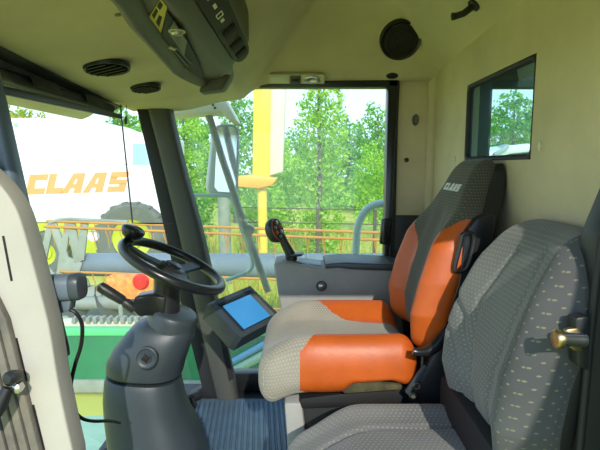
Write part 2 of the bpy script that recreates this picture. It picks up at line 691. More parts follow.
# rolled lip round the opening
def rr(y0, y1, z0, z1, r, x, n=6):
    pts = []
    for cy, cz, a0 in ((y1 - r, z1 - r, 0), (y0 + r, z1 - r, 90), (y0 + r, z0 + r, 180), (y1 - r, z0 + r, 270)):
        for k in range(n + 1):
            a = math.radians(a0 + 90 * k / n)
            pts.append(Vector((x, cy + r * math.cos(a), cz + r * math.sin(a))))
    return pts
bm = bmesh.new()
add_tube(bm, rr(Y0 + .004, Y1 - .004, Z0 + .004, Z1 - .004, .03, XR + .012), .013, 10, closed=True)
w3 = finish(bm, 'window_3', M_rubber)
tag(w3, kind='structure')
box('pane', (XR + .018, Y0 + .002, Z0 + .002), (XR + .022, Y1 - .002, Z1 - .002), G_rear, w3)
# cove between rear wall and far wall
bm = bmesh.new()
add_tube(bm, [(XR - .004, 2.345, 0.0), (XR - .004, 2.345, 1.56)], .028, 16)
tag(finish(bm, 'trim_5', M_wall), kind='structure')

# far side (right hand of the machine): panel behind the door, door window with black frame
tag(box('wall_right', (0.455, 2.355, 0.0), (0.66, 2.40, 1.60), M_wall), kind='structure')
tag(box('trim_6', (0.44, 2.33, 0.0), (0.635, 2.358, 0.905), M_black, bevel=.008), kind='structure')
bm = bmesh.new()
def fr(x0, x1, z0, z1):
    add_box(bm, (x0, 2.325, z0), (x1, 2.395, z1), .008)
fr(-0.60, 0.47, 1.513, 1.56)
fr(0.415, 0.468, 0.0, 1.55)
fr(-0.47, 0.47, 0.0, 0.10)
w2 = finish(bm, 'window_2', M_gloss)
tag(w2, kind='structure')
tube('rubber_seal', [W(398, 84, 2.33), W(398, 90, 2.325), W(390, 262, 2.325), W(380, 372, 2.325)], .007, M_rubber, w2)
prism('pane', [(-0.76, 2.37, 1.55), (0.43, 2.37, 1.55), (0.43, 2.37, 0.03), (-0.46, 2.37, 0.03)], (0, .004, 0), G_side, w2, smooth=False)
# grab catch on the frame
dl = empty('window_catch', W(386, 262, 2.31), 'small black window catch on the side window frame behind driver seat', 'catch')
prism('catch_plate', [W(382, 219, 2.30), W(391, 219, 2.30), W(389, 246, 2.30), W(380, 244, 2.30)], (0, .03, 0), M_gloss, dl, bevel=.004)
tube('catch_lever', [W(385, 222, 2.29), W(384, 232, 2.28), W(384, 243, 2.29)], .007, M_black, dl, seg=8, sub=4)

# windscreen: strongly bowed, seen between the two front pillars
WY = [0.93, 1.10, 1.30, 1.60, 1.90, 2.10, 2.24]
WTX = [-0.61, -0.665, -0.72, -0.765, -0.785, -0.775, -0.745]
WBX = [-0.455, -0.60, -0.72, -0.80, -0.74, -0.63, -0.50]


def wind(y, t):
    """t 0 at the foot, 1 at the head"""
    xb, xt = interp(y, WY, WBX), interp(y, WY, WTX)
    return Vector((lerp(xb, xt, t) - 0.03 * math.sin(pi * t), y, lerp(0.02, 1.40, t)))


w1 = grid('window_1', lambda u, v: wind(lerp(0.95, 2.235, u), v), 40, 16, G_front)
tag(w1, kind='structure')
bm = bmesh.new()
add_tube(bm, [wind(lerp(0.95, 2.235, k / 30), 0.0) + Vector((0.01, 0, 0.01)) for k in range(31)], .022, 10)
finish(bm, 'lower_seal', M_rubber, w1)

# far front pillar (grey cover with black seal), leaning
def pillar_side(pts, Y):
    return [W(x, y, Y) for x, y in pts]
gl = [(144, 98), (164, 175), (199, 325), (217, 402)]
gr = [(168, 98), (185, 170), (204, 240), (223, 330), (238, 397)]
c1 = smooth_path(pillar_side(gl, 2.24), 5)
rings = []
for k in range(16):
    t = k / 15
    zz = lerp(1.47, 0.0, t)
    L_ = [p for p in smooth_path(pillar_side(gl, 2.24), 20)]
    R_ = [p for p in smooth_path(pillar_side(gr, 2.24), 20)]
    xl = interp(-zz, [-p.z for p in L_], [p.x for p in L_])
    xr = interp(-zz, [-p.z for p in R_], [p.x for p in R_])
    cx, hw = (xl + xr) / 2, (xr - xl) / 2
    ring = []
    for a in range(20):
        th = 2 * pi * a / 20
        ca, sa = math.cos(th), math.sin(th)
        ring.append(Vector((cx + hw * math.copysign(abs(ca) ** 0.6, ca), 2.27 + 0.05 * math.copysign(abs(sa) ** 0.6, sa), zz)))
    rings.append(ring)
tp = loft('trim_1', rings, M_pillar)
tag(tp, kind='structure')
prism('access_slot', [W(222, 348, 2.215), W(227, 347, 2.215), W(234, 378, 2.215), W(229, 381, 2.215)], (0, .02, 0), M_dark, tp)
sl = [(139, 98), (158, 175), (192, 325), (211, 395)]
bm = bmesh.new()
add_prism(bm, [W(x, y, 2.25) for x, y in [(134, 98), (152, 175), (180, 300), (197, 368), (202, 388), (188, 395), (218, 400), (200, 325), (165, 175), (145, 98)]], (0, .05, 0), .004)
tag(finish(bm, 'trim_2', M_rubber), kind='structure')

# near front pillar and its light grey cover on the door side
bm = bmesh.new()
add_prism(bm, [W(x - 8, y, 0.97) for x, y in [(-60, 40), (-12, 40), (3, 100), (29, 215), (47, 285), (60, 330), (72, 400), (84, 455)]] +
          [Vector((-0.47, .97, 0)), Vector((-0.60, .97, 0)), W(-60, 400, .97)], (0, .05, 0), .012, 3)
tag(finish(bm, 'door_pillar_front', M_paint), kind='structure')
outer = [(-80, 110), (-40, 140), (0, 176), (13, 190), (23, 205), (30, 222), (38, 250), (46, 280), (58, 328), (66, 378), (74, 418), (83, 458)]
bm = bmesh.new()
rr_ = []
right = smooth_path([W(x - 9, y, 0.90) for x, y in outer], 3)
for p in right:
    d = Vector((-0.16, 0, 0))
    rr_.append(p)
rr_ += [Vector((-0.435, .90, 0)), Vector((-0.62, .90, 0))]
add_prism(bm, rr_, (0, .055, 0), .016, 4)
pc = finish(bm, 'pillar_cover', M_cover)
tag(pc, kind='structure')
for a, b in (((3, 236), (11.5, 281)), ((16, 338), (26.5, 381)), ((33, 405), (44.5, 452))):
    A, B = W(*a, .899), W(*b, .899)
    d = (B - A).normalized().cross(Vector((0, 1, 0))) * .0022
    prism('slot', [A - d, A + d, B + d, B - d], (0, .012, 0), M_dark, pc)
# dusty door channel, lowest left
bm = bmesh.new()
chan = [(-60, 280), (-8, 292), (6, 320), (16, 360), (28, 408), (40, 455)]
for k in range(4):
    off = -11 * k
    P = [W(x + off, y, .885 - .004 * k) for x, y in chan[1:]]
    Q = [W(x + off - 9, y, .885 - .004 * k) for x, y in chan[1:]]
    add_prism(bm, P + [Vector((P[-1].x + .03, P[-1].y, 0.30)), Vector((P[-1].x + .01, P[-1].y, 0.30))] + list(reversed(Q)), (0, .02, 0), .004)
tag(finish(bm, 'trim_3', M_channel), kind='structure')

# rear door pillar with striker
bm = bmesh.new()
add_prism(bm, [(0.535, .87, 0), (0.62, .87, 0), (0.68, .87, 1.0), (0.74, .87, 1.60), (0.70, .87, 1.60), (0.60, .87, 1.16), (0.552, .87, 1.02), (0.540, .87, 0.6)], (0, .07, 0), .01, 3)
dp = finish(bm, 'door_pillar_rear', M_black)
tag(dp, kind='structure')
tube('rubber_seal', [(0.536, .868, 0.02), (0.541, .868, 0.6), (0.554, .868, 1.02), (0.603, .868, 1.16)], .008, M_rubber, dp, sub=4)
# machine body under the cab and tinted housing behind the rear window
tag(box('machine_body', (-0.25, 0.9, -2.0), (3.2, 2.42, -0.05), M_dkgreen), kind='structure')
tag(box('side_sun_block', (0.685, -1.2, -2.0), (3.2, 0.85, 1.48), M_dkgreen, bevel=.03), kind='structure')  # unseen side body, added and sized to keep sun off the passenger seat
bm = bmesh.new()
hx, hz = 0.885, 1.500
add_box(bm, (XR + .05, 2.26, 1.0), (hx, 2.31, 1.95), .006)
add_box(bm, (hx - .01, 2.26, hz), (1.9, 2.31, 1.95), .006)
add_box(bm, (hx - .01, 2.26, 1.0), (1.9, 2.31, 1.165), .006)
tag(finish(bm, 'rear_screen_frame', M_dkgreen), kind='structure')

# black header over the windscreen with the sun blind
bm = bmesh.new()
V = []
for i in range(21):
    y = lerp(0.5, 2.16, i / 20)
    sx_ = soffit_x(y)
    zb = interp(y, [0.5, 1.08, 2.04, 2.2], [1.305, 1.32, 1.35, 1.352])
    V.append([bm.verts.new(p) for p in ((sx_ + .012, y, 1.418), (sx_ + .004, y, 1.402), (sx_ - .012, y, 1.400), (sx_ - .03, y, 1.39), (sx_ - .035, y, zb + .035), (sx_ - .06, y, zb + 0.02), (sx_ - .06, y, 1.43))])
for A, B in zip(V, V[1:]):
    for k in range(len(A) - 1):
        bm.faces.new((A[k], A[k + 1], B[k + 1], B[k]))
tag(finish(bm, 'trim_7', M_rubber), kind='structure')

# ================================================================ ROOF FITTINGS
# air vents in the soffit
def vent(px, py, w, label):
    p, n = on_ceiling(px, py)
    p = p + n * .011
    n = Vector((n.x * .6, n.y * .6 - 0.08, n.z)).normalized()
    v = empty('air_vent', p, label, 'air vent', 'air vents in the front headliner')
    lathe('bezel', [(w * .86, .004), (w * .90, .008), (w * .97, .008), (w, .002), (w, -.004)], p, n, M_black, v, 36)
    lathe('duct', [(0, -.001), (w * .88, .002)], p, n, M_dark, v, 28)
    u, q, n = frame(n)
    ax = Vector((0.95, -0.3, 0)); ax = (ax - n * ax.dot(n)).normalized(); cr = n.cross(ax)
    for k in (-2, -1, 0, 1, 2):
        o = cr * (w * .33 * k)
        hl = math.sqrt(max(0.0002, (w * .84) ** 2 - (w * .33 * k) ** 2))
        obox('slat', p + n * .006 + o, ax * hl, (cr * .5 + n * .5) * .011, (n - cr) * .0012, M_rubber, v)


vent(106, 63, .060, 'larger round black air vent in headliner, nearer the roof edge above windscreen')
vent(145, 84, .050, 'smaller round black air vent in headliner, nearer the far pillar top')
# tiny brown stain-like stud
p, n = on_ceiling(117, 11)
p = p + n * .006
tag(lathe('headliner_stud', [(.006, -.002), (.006, .003), (0, .004)], p, n, M_channel), 'tiny brown stud in the headliner left of roof console', 'stud')

# loudspeaker
p, n = on_ceiling(400, 38)
p = p + n * .026
sp = empty('loudspeaker', p, 'round black loudspeaker set in the sloping headliner above side window', 'loudspeaker')
lathe('rim', [(.073, -.006), (.083, .004), (.088, .007), (.090, .003), (.095, -.05)], p, n, M_gloss, sp, 48)
gm = lathe('grille', [(.075, .0015), (.05, .004), (.02, .006), (0, .0065)], p, n, M_dark, sp, 48)
bm = bmesh.new()
for rr2 in (.02, .035, .05, .064):
    u, q, n2 = frame(n)
    add_tube(bm, [p + n2 * .006 + (u * math.cos(a * pi / 16) + q * math.sin(a * pi / 16)) * rr2 for a in range(32)], .0016, 5, closed=True)
finish(bm, 'grille_rings', M_black, sp)

# interior light over the side window
p, n = on_ceiling(297, 76.5)
p = p + Vector((0, -.022, -.012))
n = Vector((0, -0.80, -0.6)).normalized()
u = Vector((1, 0, 0))
v = n.cross(u)
il = empty('interior_light', p, 'small rectangular ivory interior light with dark switch above the side window', 'interior light')
obox('housing', p, u * .128, v * .023, n * .012, M_ivory, il, .005)
obox('switch_plate', p + u * -.008 + n * .011, u * .026, v * .019, n * .006, M_olivegrey, il, .003)
obox('rocker', p + u * -.008 + n * .018, u * .016, v * .007, n * .003, M_black, il, .002)
obox('lens', p + u * -.08 + n * .011, u * .04, v * .016, n * .004, M_lens, il, .003)
lathe('reading_lamp', [(.026, .006), (.03, .014), (.022, .017), (.012, .012), (0, .010)], p + u * .068 + n * .004, n, M_metal, il, 28, sx=1.3, sy=.62, u=u)

# coat hook
p, n = on_ceiling(476, 3)
p = p + n * .006
hk = empty('coat_hook', p, 'black coat hook on the sloping rear headliner', 'hook')
lathe('base', [(.022, -.004), (.022, .008), (.014, .012), (0, .012)], p, n, M_black, hk, 20)
tube('peg', [p + n * .006, p + n * .035 + Vector((-.012, 0, -.004)), p + n * .05 + Vector((-.03, -.01, -.004)), p + n * .05 + Vector((-.042, -.01, -.006))], [.012, .011, .011, .013], M_black, hk, 12)
# round plug by window corner
p, n = on_ceiling(392, 75)
p = p + n * .005
tag(lathe('headliner_plug', [(.030, -.006), (.030, .002), (.024, .005), (0, .005)], p, n, M_gloss, None, 24, sx=1, sy=.55, u=(1, 0, 0)), 'small black plug in headliner just above the side window corner', 'plug')
# wall clip and screw on the far panel
c = W(415.5, 120, 2.35)
tag(lathe('wall_clip', [(.02, -.004), (.02, .006), (.014, .014), (0, .016)], c, (0, -1, 0), M_olivegrey, None, 18, sx=.75, sy=1.35, u=(1, 0, 0)), 'small oval grey clip on the panel beside the side window', 'clip')
c = W(406.5, 160, 2.352)
tag(lathe('panel_screw', [(.011, -.004), (.011, .003), (.006, .006), (0, .006)], c, (0, -1, 0), M_black, None, 16), 'small dark screw head on pale panel below the oval clip', 'screw')
c = W(414, 229, 2.328)
tag(lathe('panel_button', [(.012, -.004), (.012, .004), (.007, .007), (0, .007)], c, (0, -1, 0), M_gloss, None, 16), 'round black stud on the dark lower panel behind driver seat', 'stud')
for i, (px, py) in enumerate(((540, 146), (455, 159))):
    r = ray(px, py)
    q = EYE + r * ((XR - 0) / r.x)
    tag(lathe('wall_stud', [(.010, -.003), (.010, .003), (.005, .006), (0, .006)], q, (-1, 0, 0), M_ivory, None, 14, sy=1.4),
        ('pale stud on rear wall at the near edge of rear window', 'pale stud on rear wall at the far edge of rear window')[i], 'stud')

# roof console: a long hood along the ceiling with radio tray and switch strip
rc = empty('roof_console', (-0.3, 1.3, 1.46), 'long olive grey roof console with radio and switches hanging from the ceiling', 'roof console')


def con_sec(y):
    """cross-section points (x, z) from outer flange round the belly to the right edge"""
    t = sstep(1.35, 1.82, y)
    e = max(0.0, (y - 1.55) / 0.27)
    sh = 0.0 if e <= 0 else 1 - math.sqrt(max(0, 1 - min(1, e) ** 2))
    xl = interp(y, [0.5, .88, 1.0, 1.49, 1.82], [-.30, -.325, -.345, -.388, -.375])
    pts = [(xl, 1.455), (xl + .004, 1.425), (xl + .016, 1.419), (xl + .038, 1.430), (xl + .046, 1.446),
           (-.252, 1.446), (-.240, 1.441), (-.227, 1.441), (-.214, 1.450), (-.207, 1.472), (-.160, 1.513), (-.15, 1.53), (-.15, 1.60)]
    cx = -.25
    out = []
    for i, (x, z) in enumerate(pts):
        yy = y if i < 5 else .5 + (y - .5) * (1.15 / 1.30)
        k = 1 - sh * (0.75 if i > 8 else 0.35)
        out.append(Vector((cx + (x - cx) * k, yy, 1.50 + (z - 1.50) * (1 - sh * 0.2))))
    return out


ys = [0.5 + k * 1.30 / 60 for k in range(61)]
bm = bmesh.new()
V = [[bm.verts.new(p) for p in con_sec(y)] for y in ys]
for A, B in zip(V, V[1:]):
    for k in range(len(A) - 1):
        bm.faces.new((A[k], A[k + 1], B[k + 1], B[k]))
hood = finish(bm, 'hood', M_roofcon, rc, sharp=60)


def onz(px, py, z):
    r = ray(px, py)
    return EYE + r * ((z - EYE.z) / r.z)


DN = Vector((0, 0, -1))
# radio tray
prism('sticker', [onz(*q, 1.4445) for q in ((148, 18), (161, -2), (167, 6), (160, 36))], (0, 0, -.002), M_yellow, rc)
bm = bmesh.new()
for q in (((152, 15), (156, 8), (158, 11), (154, 19)), ((156, 22), (159, 15), (162, 17), (159, 27)), ((157, 6), (160, 1), (163, 5), (160, 10))):
    add_prism(bm, [onz(x, y, 1.4424) for x, y in q], (0, 0, -.0008))
finish(bm, 'sticker_print', M_dark, rc)
radio = prism('radio', [onz(*q, 1.4455) for q in ((161, 36), (167, 9), (186, 35), (199, 62), (204, 76), (196, 80), (184, 66))], (0, 0, -.006), M_rubber, rc, bevel=.002)
prism('faceplate', [onz(*q, 1.439) for q in ((168, 30), (174, 20), (187, 40), (184, 55))], (0, 0, -.004), M_olivegrey, radio, bevel=.001)
c = onz(177, 31, 1.436)
lathe('dial', [(.013, 0), (.013, .005), (.009, .009), (0, .009)], c, DN, M_metal, radio, 20)
lathe('dial_ring', [(.018, 0), (.018, .002), (.014, .002)], c, DN, M_ivory, radio, 20)
c = onz(172, 48, 1.438)
obox('button', c, Vector((.004, .012, 0)), Vector((.005, -.002, 0)), Vector((0, 0, .003)), M_ivory, radio, .001)
for k in range(3):
    A, B = onz(178 + 7 * k, 60 + 4 * k, 1.4375), onz(187 + 7 * k, 53 + 6 * k, 1.4375)
# slots below the radio
bm = bmesh.new()
for (a, b) in (((173, 49), (188, 66)), ((176, 47), (191, 63)), ((185, 68), (196, 82))):
    A, B = onz(*a, 1.437), onz(*b, 1.437)
    add_tube(bm, [A, B], .002, 6)
finish(bm, 'trim_line', M_olivegrey, rc)
# switch strip on the right slope
sw_n = Vector((-.6, 0, -.8)).normalized()


def strip_pt(x, y, d=0.0):
    """x 0..1 across the slope, y along"""
    return Vector((lerp(-.207, -.160, x), y, lerp(1.472, 1.513, x))) + Vector((.66, 0, -.75)) * d


poly = [strip_pt(0, .55), strip_pt(0, 1.52), strip_pt(.1, 1.57), strip_pt(.35, 1.60), strip_pt(.65, 1.60), strip_pt(.9, 1.57), strip_pt(1, 1.52), strip_pt(1, .55)]
ss = prism('switch_strip', poly, Vector((.66, 0, -.75)) * .007, M_rubber, rc, bevel=.002)
for y in (1.28, 1.41, 1.51):
    c = strip_pt(.5, y, .008)
    s_ = obox('rocker_switch', c, Vector((.047, 0, .041)) * .32, Vector((0, .036, 0)), Vector((.66, 0, -.75)) * .006, M_dark, ss, .003)
for y, w_, h_ in ((1.07, .004, .012), (1.13, .008, .012), (1.17, .005, .008), (1.01, .007, .007)):
    c = strip_pt(.45, y, .0078)
    U, V_ = Vector((.75, 0, .66)), Vector((0, 1, 0))
    bm = bmesh.new()
    if w_ > .006:
        for a, b in (((-1, -1), (1, -1)), ((1, -1), (1, 1)), ((1, 1), (-1, 1)), ((-1, 1), (-1, -1))):
            add_tube(bm, [c + U * w_ * a[0] + V_ * h_ * a[1], c + U * w_ * b[0] + V_ * h_ * b[1]], .0014, 5)
    else:
        add_obox(bm, c, U * w_, V_ * h_, Vector((.66, 0, -.75)) * .0008)
    finish(bm, 'pictogram', M_logo, ss)
# end piece of the console
poly = [W(209, 60, 1.76), W(224, 58, 1.76), W(231, 66, 1.76), W(230, 76, 1.76), W(222, 89, 1.76), (W(198, 92, 1.76)), W(204, 78, 1.76)]
ec = prism('end_piece', poly, (0, .09, 0), M_grey if False else M_roofcon, rc, bevel=.010, seg=3)
lathe('end_hole', [(.007, 0), (.007, .002), (0, .002)], W(224, 73, 1.759), (0, -1, 0), M_dark, ec, 14, sy=1.5)

# sun blind bar, cord, thin rod
sb = empty('sun_blind', (-.70, 1.5, 1.33), 'black rolled sun blind with long bar across the top of windscreen', 'sun blind')
A, B = Vector((-.628, .62, 1.300)), Vector((-.752, 2.05, 1.351))
obox('bar', (A + B) / 2, (B - A) / 2, Vector((.006, 0, 0)), Vector((0, 0, .010)), M_black, sb, .003)
rollA, rollB = Vector((-.655, .62, 1.350)), Vector((-.770, 2.0, 1.378))
tube('roller', [rollA, rollB], .016, M_dark, sb)
for t in (.52, .80):
    c = lerp(rollA, rollB, t) + Vector((.028, 0, .001))
    obox('fabric_patch', c, (rollB - rollA).normalized() * .08, Vector((.006, 0, -.014)), Vector((.002, 0, .001)), M_fabricdark, sb, .001)
tube('cord', [W(126.5, 103, 2.10), W(126, 117, 2.10)], .0016, M_black, sb, 6)
tube('cord_pull', [W(126, 116, 2.10), W(125.8, 124, 2.10)], [.004, .006], M_black, sb, 8)
tag(tube('thin_rod', [W(120.5, 104, 2.08), W(121.5, 118, 2.08), W(127, 170, 2.08), W(132.5, 223, 2.08), W(150, 223.5, 2.10), W(172, 223.5, 2.14)], .0035, M_violet, None, 8),
    'thin dark rod hanging down the windscreen and bending sideways to the far pillar', 'rod')

# ================================================================ STEERING
stc = empty('steering_console', (-.52, 1.6, 0), 'slate grey moulded steering column with black steering wheel and spinner knob', 'steering column')


def col_ring(px0, px1, py, tilt, depth, Y=1.6):
    A, B = W(px0, py, Y), W(px1, py, Y)
    c, hw = (A + B) / 2, (B.x - A.x) / 2
    ring = []
    for k in range(28):
        a = 2 * pi * k / 28
        x = math.copysign(abs(math.cos(a)) ** 0.8, math.cos(a)) * hw
        y = math.copysign(abs(math.sin(a)) ** 0.8, math.sin(a)) * hw * depth
        ring.append(Vector((c.x + x, Y + y, c.z - x * tilt)))
    return ring


low = [col_ring(116, 213, 485, 0, 1.0), col_ring(114, 208, 455, 0, .95), col_ring(111, 200, 430, 0, .9), col_ring(108, 190, 412, .02, .88), col_ring(106.5, 184, 395, .04, .86), col_ring(107.5, 180.5, 379, .07, .86), col_ring(109, 180, 374, .08, .82)]
for p in low[0]:
    p.z = 0.0
loft('lower_body', low, M_grey, stc)
tube('seam', [p + Vector((0, 0, .004)) for p in col_ring(112, 178, 371, .08, .84)] + [col_ring(112, 178, 371, .08, .84)[0]], .006, M_black, stc, 8)
up = [col_ring(109, 182, 369, .08, .86), col_ring(110, 184, 360, .08, .88), col_ring(117, 188, 348, .1, .88), col_ring(127, 192, 336, .12, .85), col_ring(134, 194, 328, .12, .82), col_ring(139, 193, 323, .1, .76), col_ring(146, 186, 320.5, .1, .6)]
uh = loft('upper_housing', up, M_grey, stc)
ca_ = Vector((.30, -.05, .95)).normalized()
lathe('top_cap', [(.084, -.075), (.080, -.02), (.078, -.006), (.074, 0), (.066, .003), (0, .004)], W(175.5, 311.5, 1.6), ca_, M_grey, uh, 36)
c = W(146.5, 358, 1.6 - .122)
nk = Vector((.02, -1, .15)).normalized()
kl = lathe('key_switch', [(.036, -.01), (.036, .004), (.031, .007), (.026, .003), (.018, .003), (.016, .008), (0, .008)], c, nk, M_grey, uh, 32)
obox('key_slot', c + nk * .008, Vector((.006, 0, .009)), Vector((.009, 0, -.006)), nk * .005, M_dark, uh, .002)
# neck and stalk block
lathe_pts = [W(183, 312, 1.6), W(172, 300, 1.6), W(170, 288, 1.6), W(170, 276, 1.6), W(172, 269, 1.6)]
tube('neck', [W(166, 311, 1.6), W(166.5, 300, 1.6), W(167.5, 290, 1.6), W(169, 280, 1.6), W(171, 272, 1.6)], [.046, .046, .044, .05, .058], M_black, stc, 24)
prism('stalk_block', [W(134, 297, 1.53), W(152, 294, 1.55), W(166, 297, 1.55), W(164, 315, 1.55), W(138, 317, 1.55), (W(131, 309, 1.53))], (0, .07, 0), M_gloss, stc, bevel=.008)
st = tube('control_stalk', [W(134, 309, 1.55), W(126, 303, 1.54), W(124, 301.5, 1.54), W(122, 300, 1.54), W(104, 289, 1.53), W(100, 286.5, 1.53)], [.017, .017, .013, .0165, .0185, .017], M_black, stc, 16)
e0, e1 = W(101.5, 287.5, 1.53), W(98.6, 285.6, 1.53)
tube('end_button', [e0, e1], [.014, .012], M_paint, st, 14)
tube('stalk_band', [W(112, 294, 1.535), W(111, 293.4, 1.535)], .0187, M_gloss, st, 16)

# wheel
wc = W(173.5, 265, 1.6)
wn = Vector((.44, .03, .88)).normalized()
wu = Vector((wn.z, 0, -wn.x)).normalized()
wv = wn.cross(wu).normalized()
R_ = .176
bm = bmesh.new()
add_tube(bm, [wc + (wu * math.cos(a * pi / 32) + wv * math.sin(a * pi / 32)) * R_ for a in range(64)], .0165, 16, closed=True)
swl = finish(bm, 'steering_wheel', M_gloss, stc)
lathe('hub', [(.03, -.045), (.05, -.035), (.055, -.008), (.045, .006), (.03, .010), (0, .011)], wc - wn * .012, wn, M_black, swl, 28)
lathe('horn_cap', [(.028, -.004), (.028, .006), (.02, .010), (0, .011)], wc - wn * .002, wn, M_gloss, swl, 24)
for a in (68, 190, 312):
    a = math.radians(a)
    d = wu * math.cos(a) + wv * math.sin(a)
    s = wn.cross(d)
    bm = bmesh.new()
    P = []
    for t, w_, dz in ((.035, .026, -.016), (.09, .020, -.014), (R_ - .01, .018, -.002)):
        P.append([wc + d * t + s * w_ + wn * (dz + .006), wc + d * t - s * w_ + wn * (dz + .006), wc + d * t - s * w_ + wn * (dz - .006), wc + d * t + s * w_ + wn * (dz - .006)])
    bmr = [[bm.verts.new(p) for p in r_] for r_ in P]
    for X_, Y_ in zip(bmr, bmr[1:]):
        for k in range(4):
            bm.faces.new((X_[k], X_[(k + 1) % 4], Y_[(k + 1) % 4], Y_[k]))
    bm.faces.new(bmr[0]); bm.faces.new(bmr[-1])
    finish(bm, 'spoke', M_black, swl)
a = math.radians(177)
kp = wc + (wu * math.cos(a) + wv * math.sin(a)) * (R_ - .004)
lathe('spinner_knob', [(.018, .006), (.018, .014), (.030, .022), (.037, .034), (.040, .045), (.038, .052), (.027, .058), (0, .060)], kp, (wn + Vector((.06, 0, 0.2))).normalized(), M_gloss, swl, 28)

# pedal
pd = empty('foot_pedal', W(193, 405, 2.0), 'small black ribbed foot pedal beside the steering column', 'pedal')
prism('pad', [W(184, 397, 1.93), W(191, 396, 1.95), (W(198, 404, 1.95)), W(193, 414, 1.93), W(186, 412, 1.92)], Vector((-.01, .02, -.02)), M_black, pd, bevel=.004)
tube('arm', [W(190, 406, 1.95), W(186, 416, 1.98), Vector((-.42, 2.0, .0))], .010, M_black, pd, 8)

# ================================================================ FLOOR MAT
bm = bmesh.new()
x0, x1 = -.50, .20
n_ = 30
prof = []
for k in range(n_):
    xa = x0 + (x1 - x0) * k / n_
    w_ = (x1 - x0) / n_
    prof += [(xa, .010), (xa + w_ * .15, .016), (xa + w_ * .65, .016), (xa + w_ * .8, .010)]
A = [bm.verts.new((x, 1.40, z)) for x, z in prof]
B = [bm.verts.new((x + -.07, 2.20, z)) for x, z in prof]
for i in range(len(A) - 1):
    bm.faces.new((A[i], A[i + 1], B[i + 1], B[i]))
add_box(bm, (-.60, 1.36, 0.0), (.24, 2.24, .0095), .003)
tag(finish(bm, 'floor_mat', M_mat, sharp=15), 'grey ribbed rubber mat, blue sky reflection put into its colour, on the cab floor', 'floor mat')

# ================================================================ DISPLAY TERMINAL
A, B, D = W(223, 306, 1.78), W(250, 294.5, 1.92), W(243, 328, 1.73)
u = (B - A).normalized()
vd = (D - A)
vd = (vd - u * vd.dot(u)).normalized()
nn = u.cross(-vd).normalized()
lu, lv = (B - A).length, .124
dt = empty('display_terminal', A + u * lu / 2 + vd * lv / 2 - nn * .06, 'dark slate display terminal with bright blue screen beside far pillar', 'display')


def tp_(a, b, h):
    return A + u * a + vd * b + nn * h


outer_ = [(-.058, -.030), (lu + .028, -.032), (lu + .034, lv + .012), (lu + .026, lv + .030), (-.050, lv + .030), (-.060, lv + .012)]
top = [tp_(a, b, .010) for a, b in outer_]
mid = [tp_(a * 1.0, b, -.012) for a, b in outer_]
bot = [tp_(lerp(lu / 2, a, .92), lerp(lv / 2, b, .95), -.075) for a, b in outer_]
bot2 = [tp_(lerp(lu / 2, a, .80), lerp(lv / 2, b, .82), -.088) for a, b in outer_]
inn = [(-.030, -.014), (lu + .014, -.014), (lu + .014, lv + .006), (lu + .010, lv + .010), (-.026, lv + .010), (-.030, lv + .006)]
itop = [tp_(a, b, .010) for a, b in inn]
ibot = [tp_(lerp(lu / 2, a, .88), lerp(lv / 2, b, .93), -.004) for a, b in inn]
hs_ = loft('housing', [bot2, bot, mid, top, itop, ibot], M_paint if False else M_grey, dt, sharp=25)
prism('bezel', [tp_(-.024, -.010, -.006), tp_(lu + .008, -.010, -.006), tp_(lu + .008, lv + .006, -.006), tp_(-.024, lv + .006, -.006)], nn * .003, M_gloss, dt)
scr = prism('screen', [tp_(0, 0, -.002), tp_(lu, 0, -.002), tp_(lu, lv, -.002), tp_(0, lv, -.002)], nn * .002, M_screen, dt)
tube('bracket', [tp_(lu * .45, lv * .3, -.068), tp_(lu * .3, -.02, -.13), W(222, 335, 2.235)], .016, M_black, dt, 10, sub=4)

# ================================================================ SIDE CONSOLE WITH JOYSTICK AND ARMREST
cn = empty('side_console', (.14, 2.02, 0), 'grey side console with armrest lid along the side window', 'console')
Yc = 1.95
poly = [W(273.5, 264, Yc), W(282, 262.5, Yc), W(322, 268, Yc), W(330, 266.5, Yc), W(400, 270, Yc), W(404, 335, Yc), W(287, 335, Yc), W(281, 312, Yc)]
body = prism('body', poly, (0, .17, 0), M_console, cn, bevel=.010, seg=3)
prism('lid', [W(325, 269, Yc - .012), W(326, 264, Yc - .012), W(345, 262.5, Yc - .012), W(392, 264.5, Yc - .012), W(405, 267, Yc - .012), W(404, 271.5, Yc - .012), W(350, 269.5, Yc - .012), W(338, 267.5, Yc - .012)], (0, .20, 0), M_grey, cn, bevel=.005, seg=3)
prism('top_plate', [W(275, 264.3, Yc + .03), W(300, 265.5, Yc + .03), W(322, 267.5, Yc + .03), W(322, 265.5, Yc + .03), W(300, 263, Yc + .03), W(278, 262, Yc + .03)], (0, .12, 0), M_paint, cn, bevel=.003)
c = W(321.5, 286, Yc)
lathe('recess', [(.022, -.002), (.022, .003), (.017, .003)], c, (0, -1, 0), M_black, cn, 24)
lathe('fixing_knob', [(.015, 0), (.015, .006), (.010, .012), (0, .014)], c, (0, -1, 0), M_metal, cn, 24)
box('pedestal', (.02, 1.97, 0.0), (.34, 2.10, .52), M_black, cn, .01)

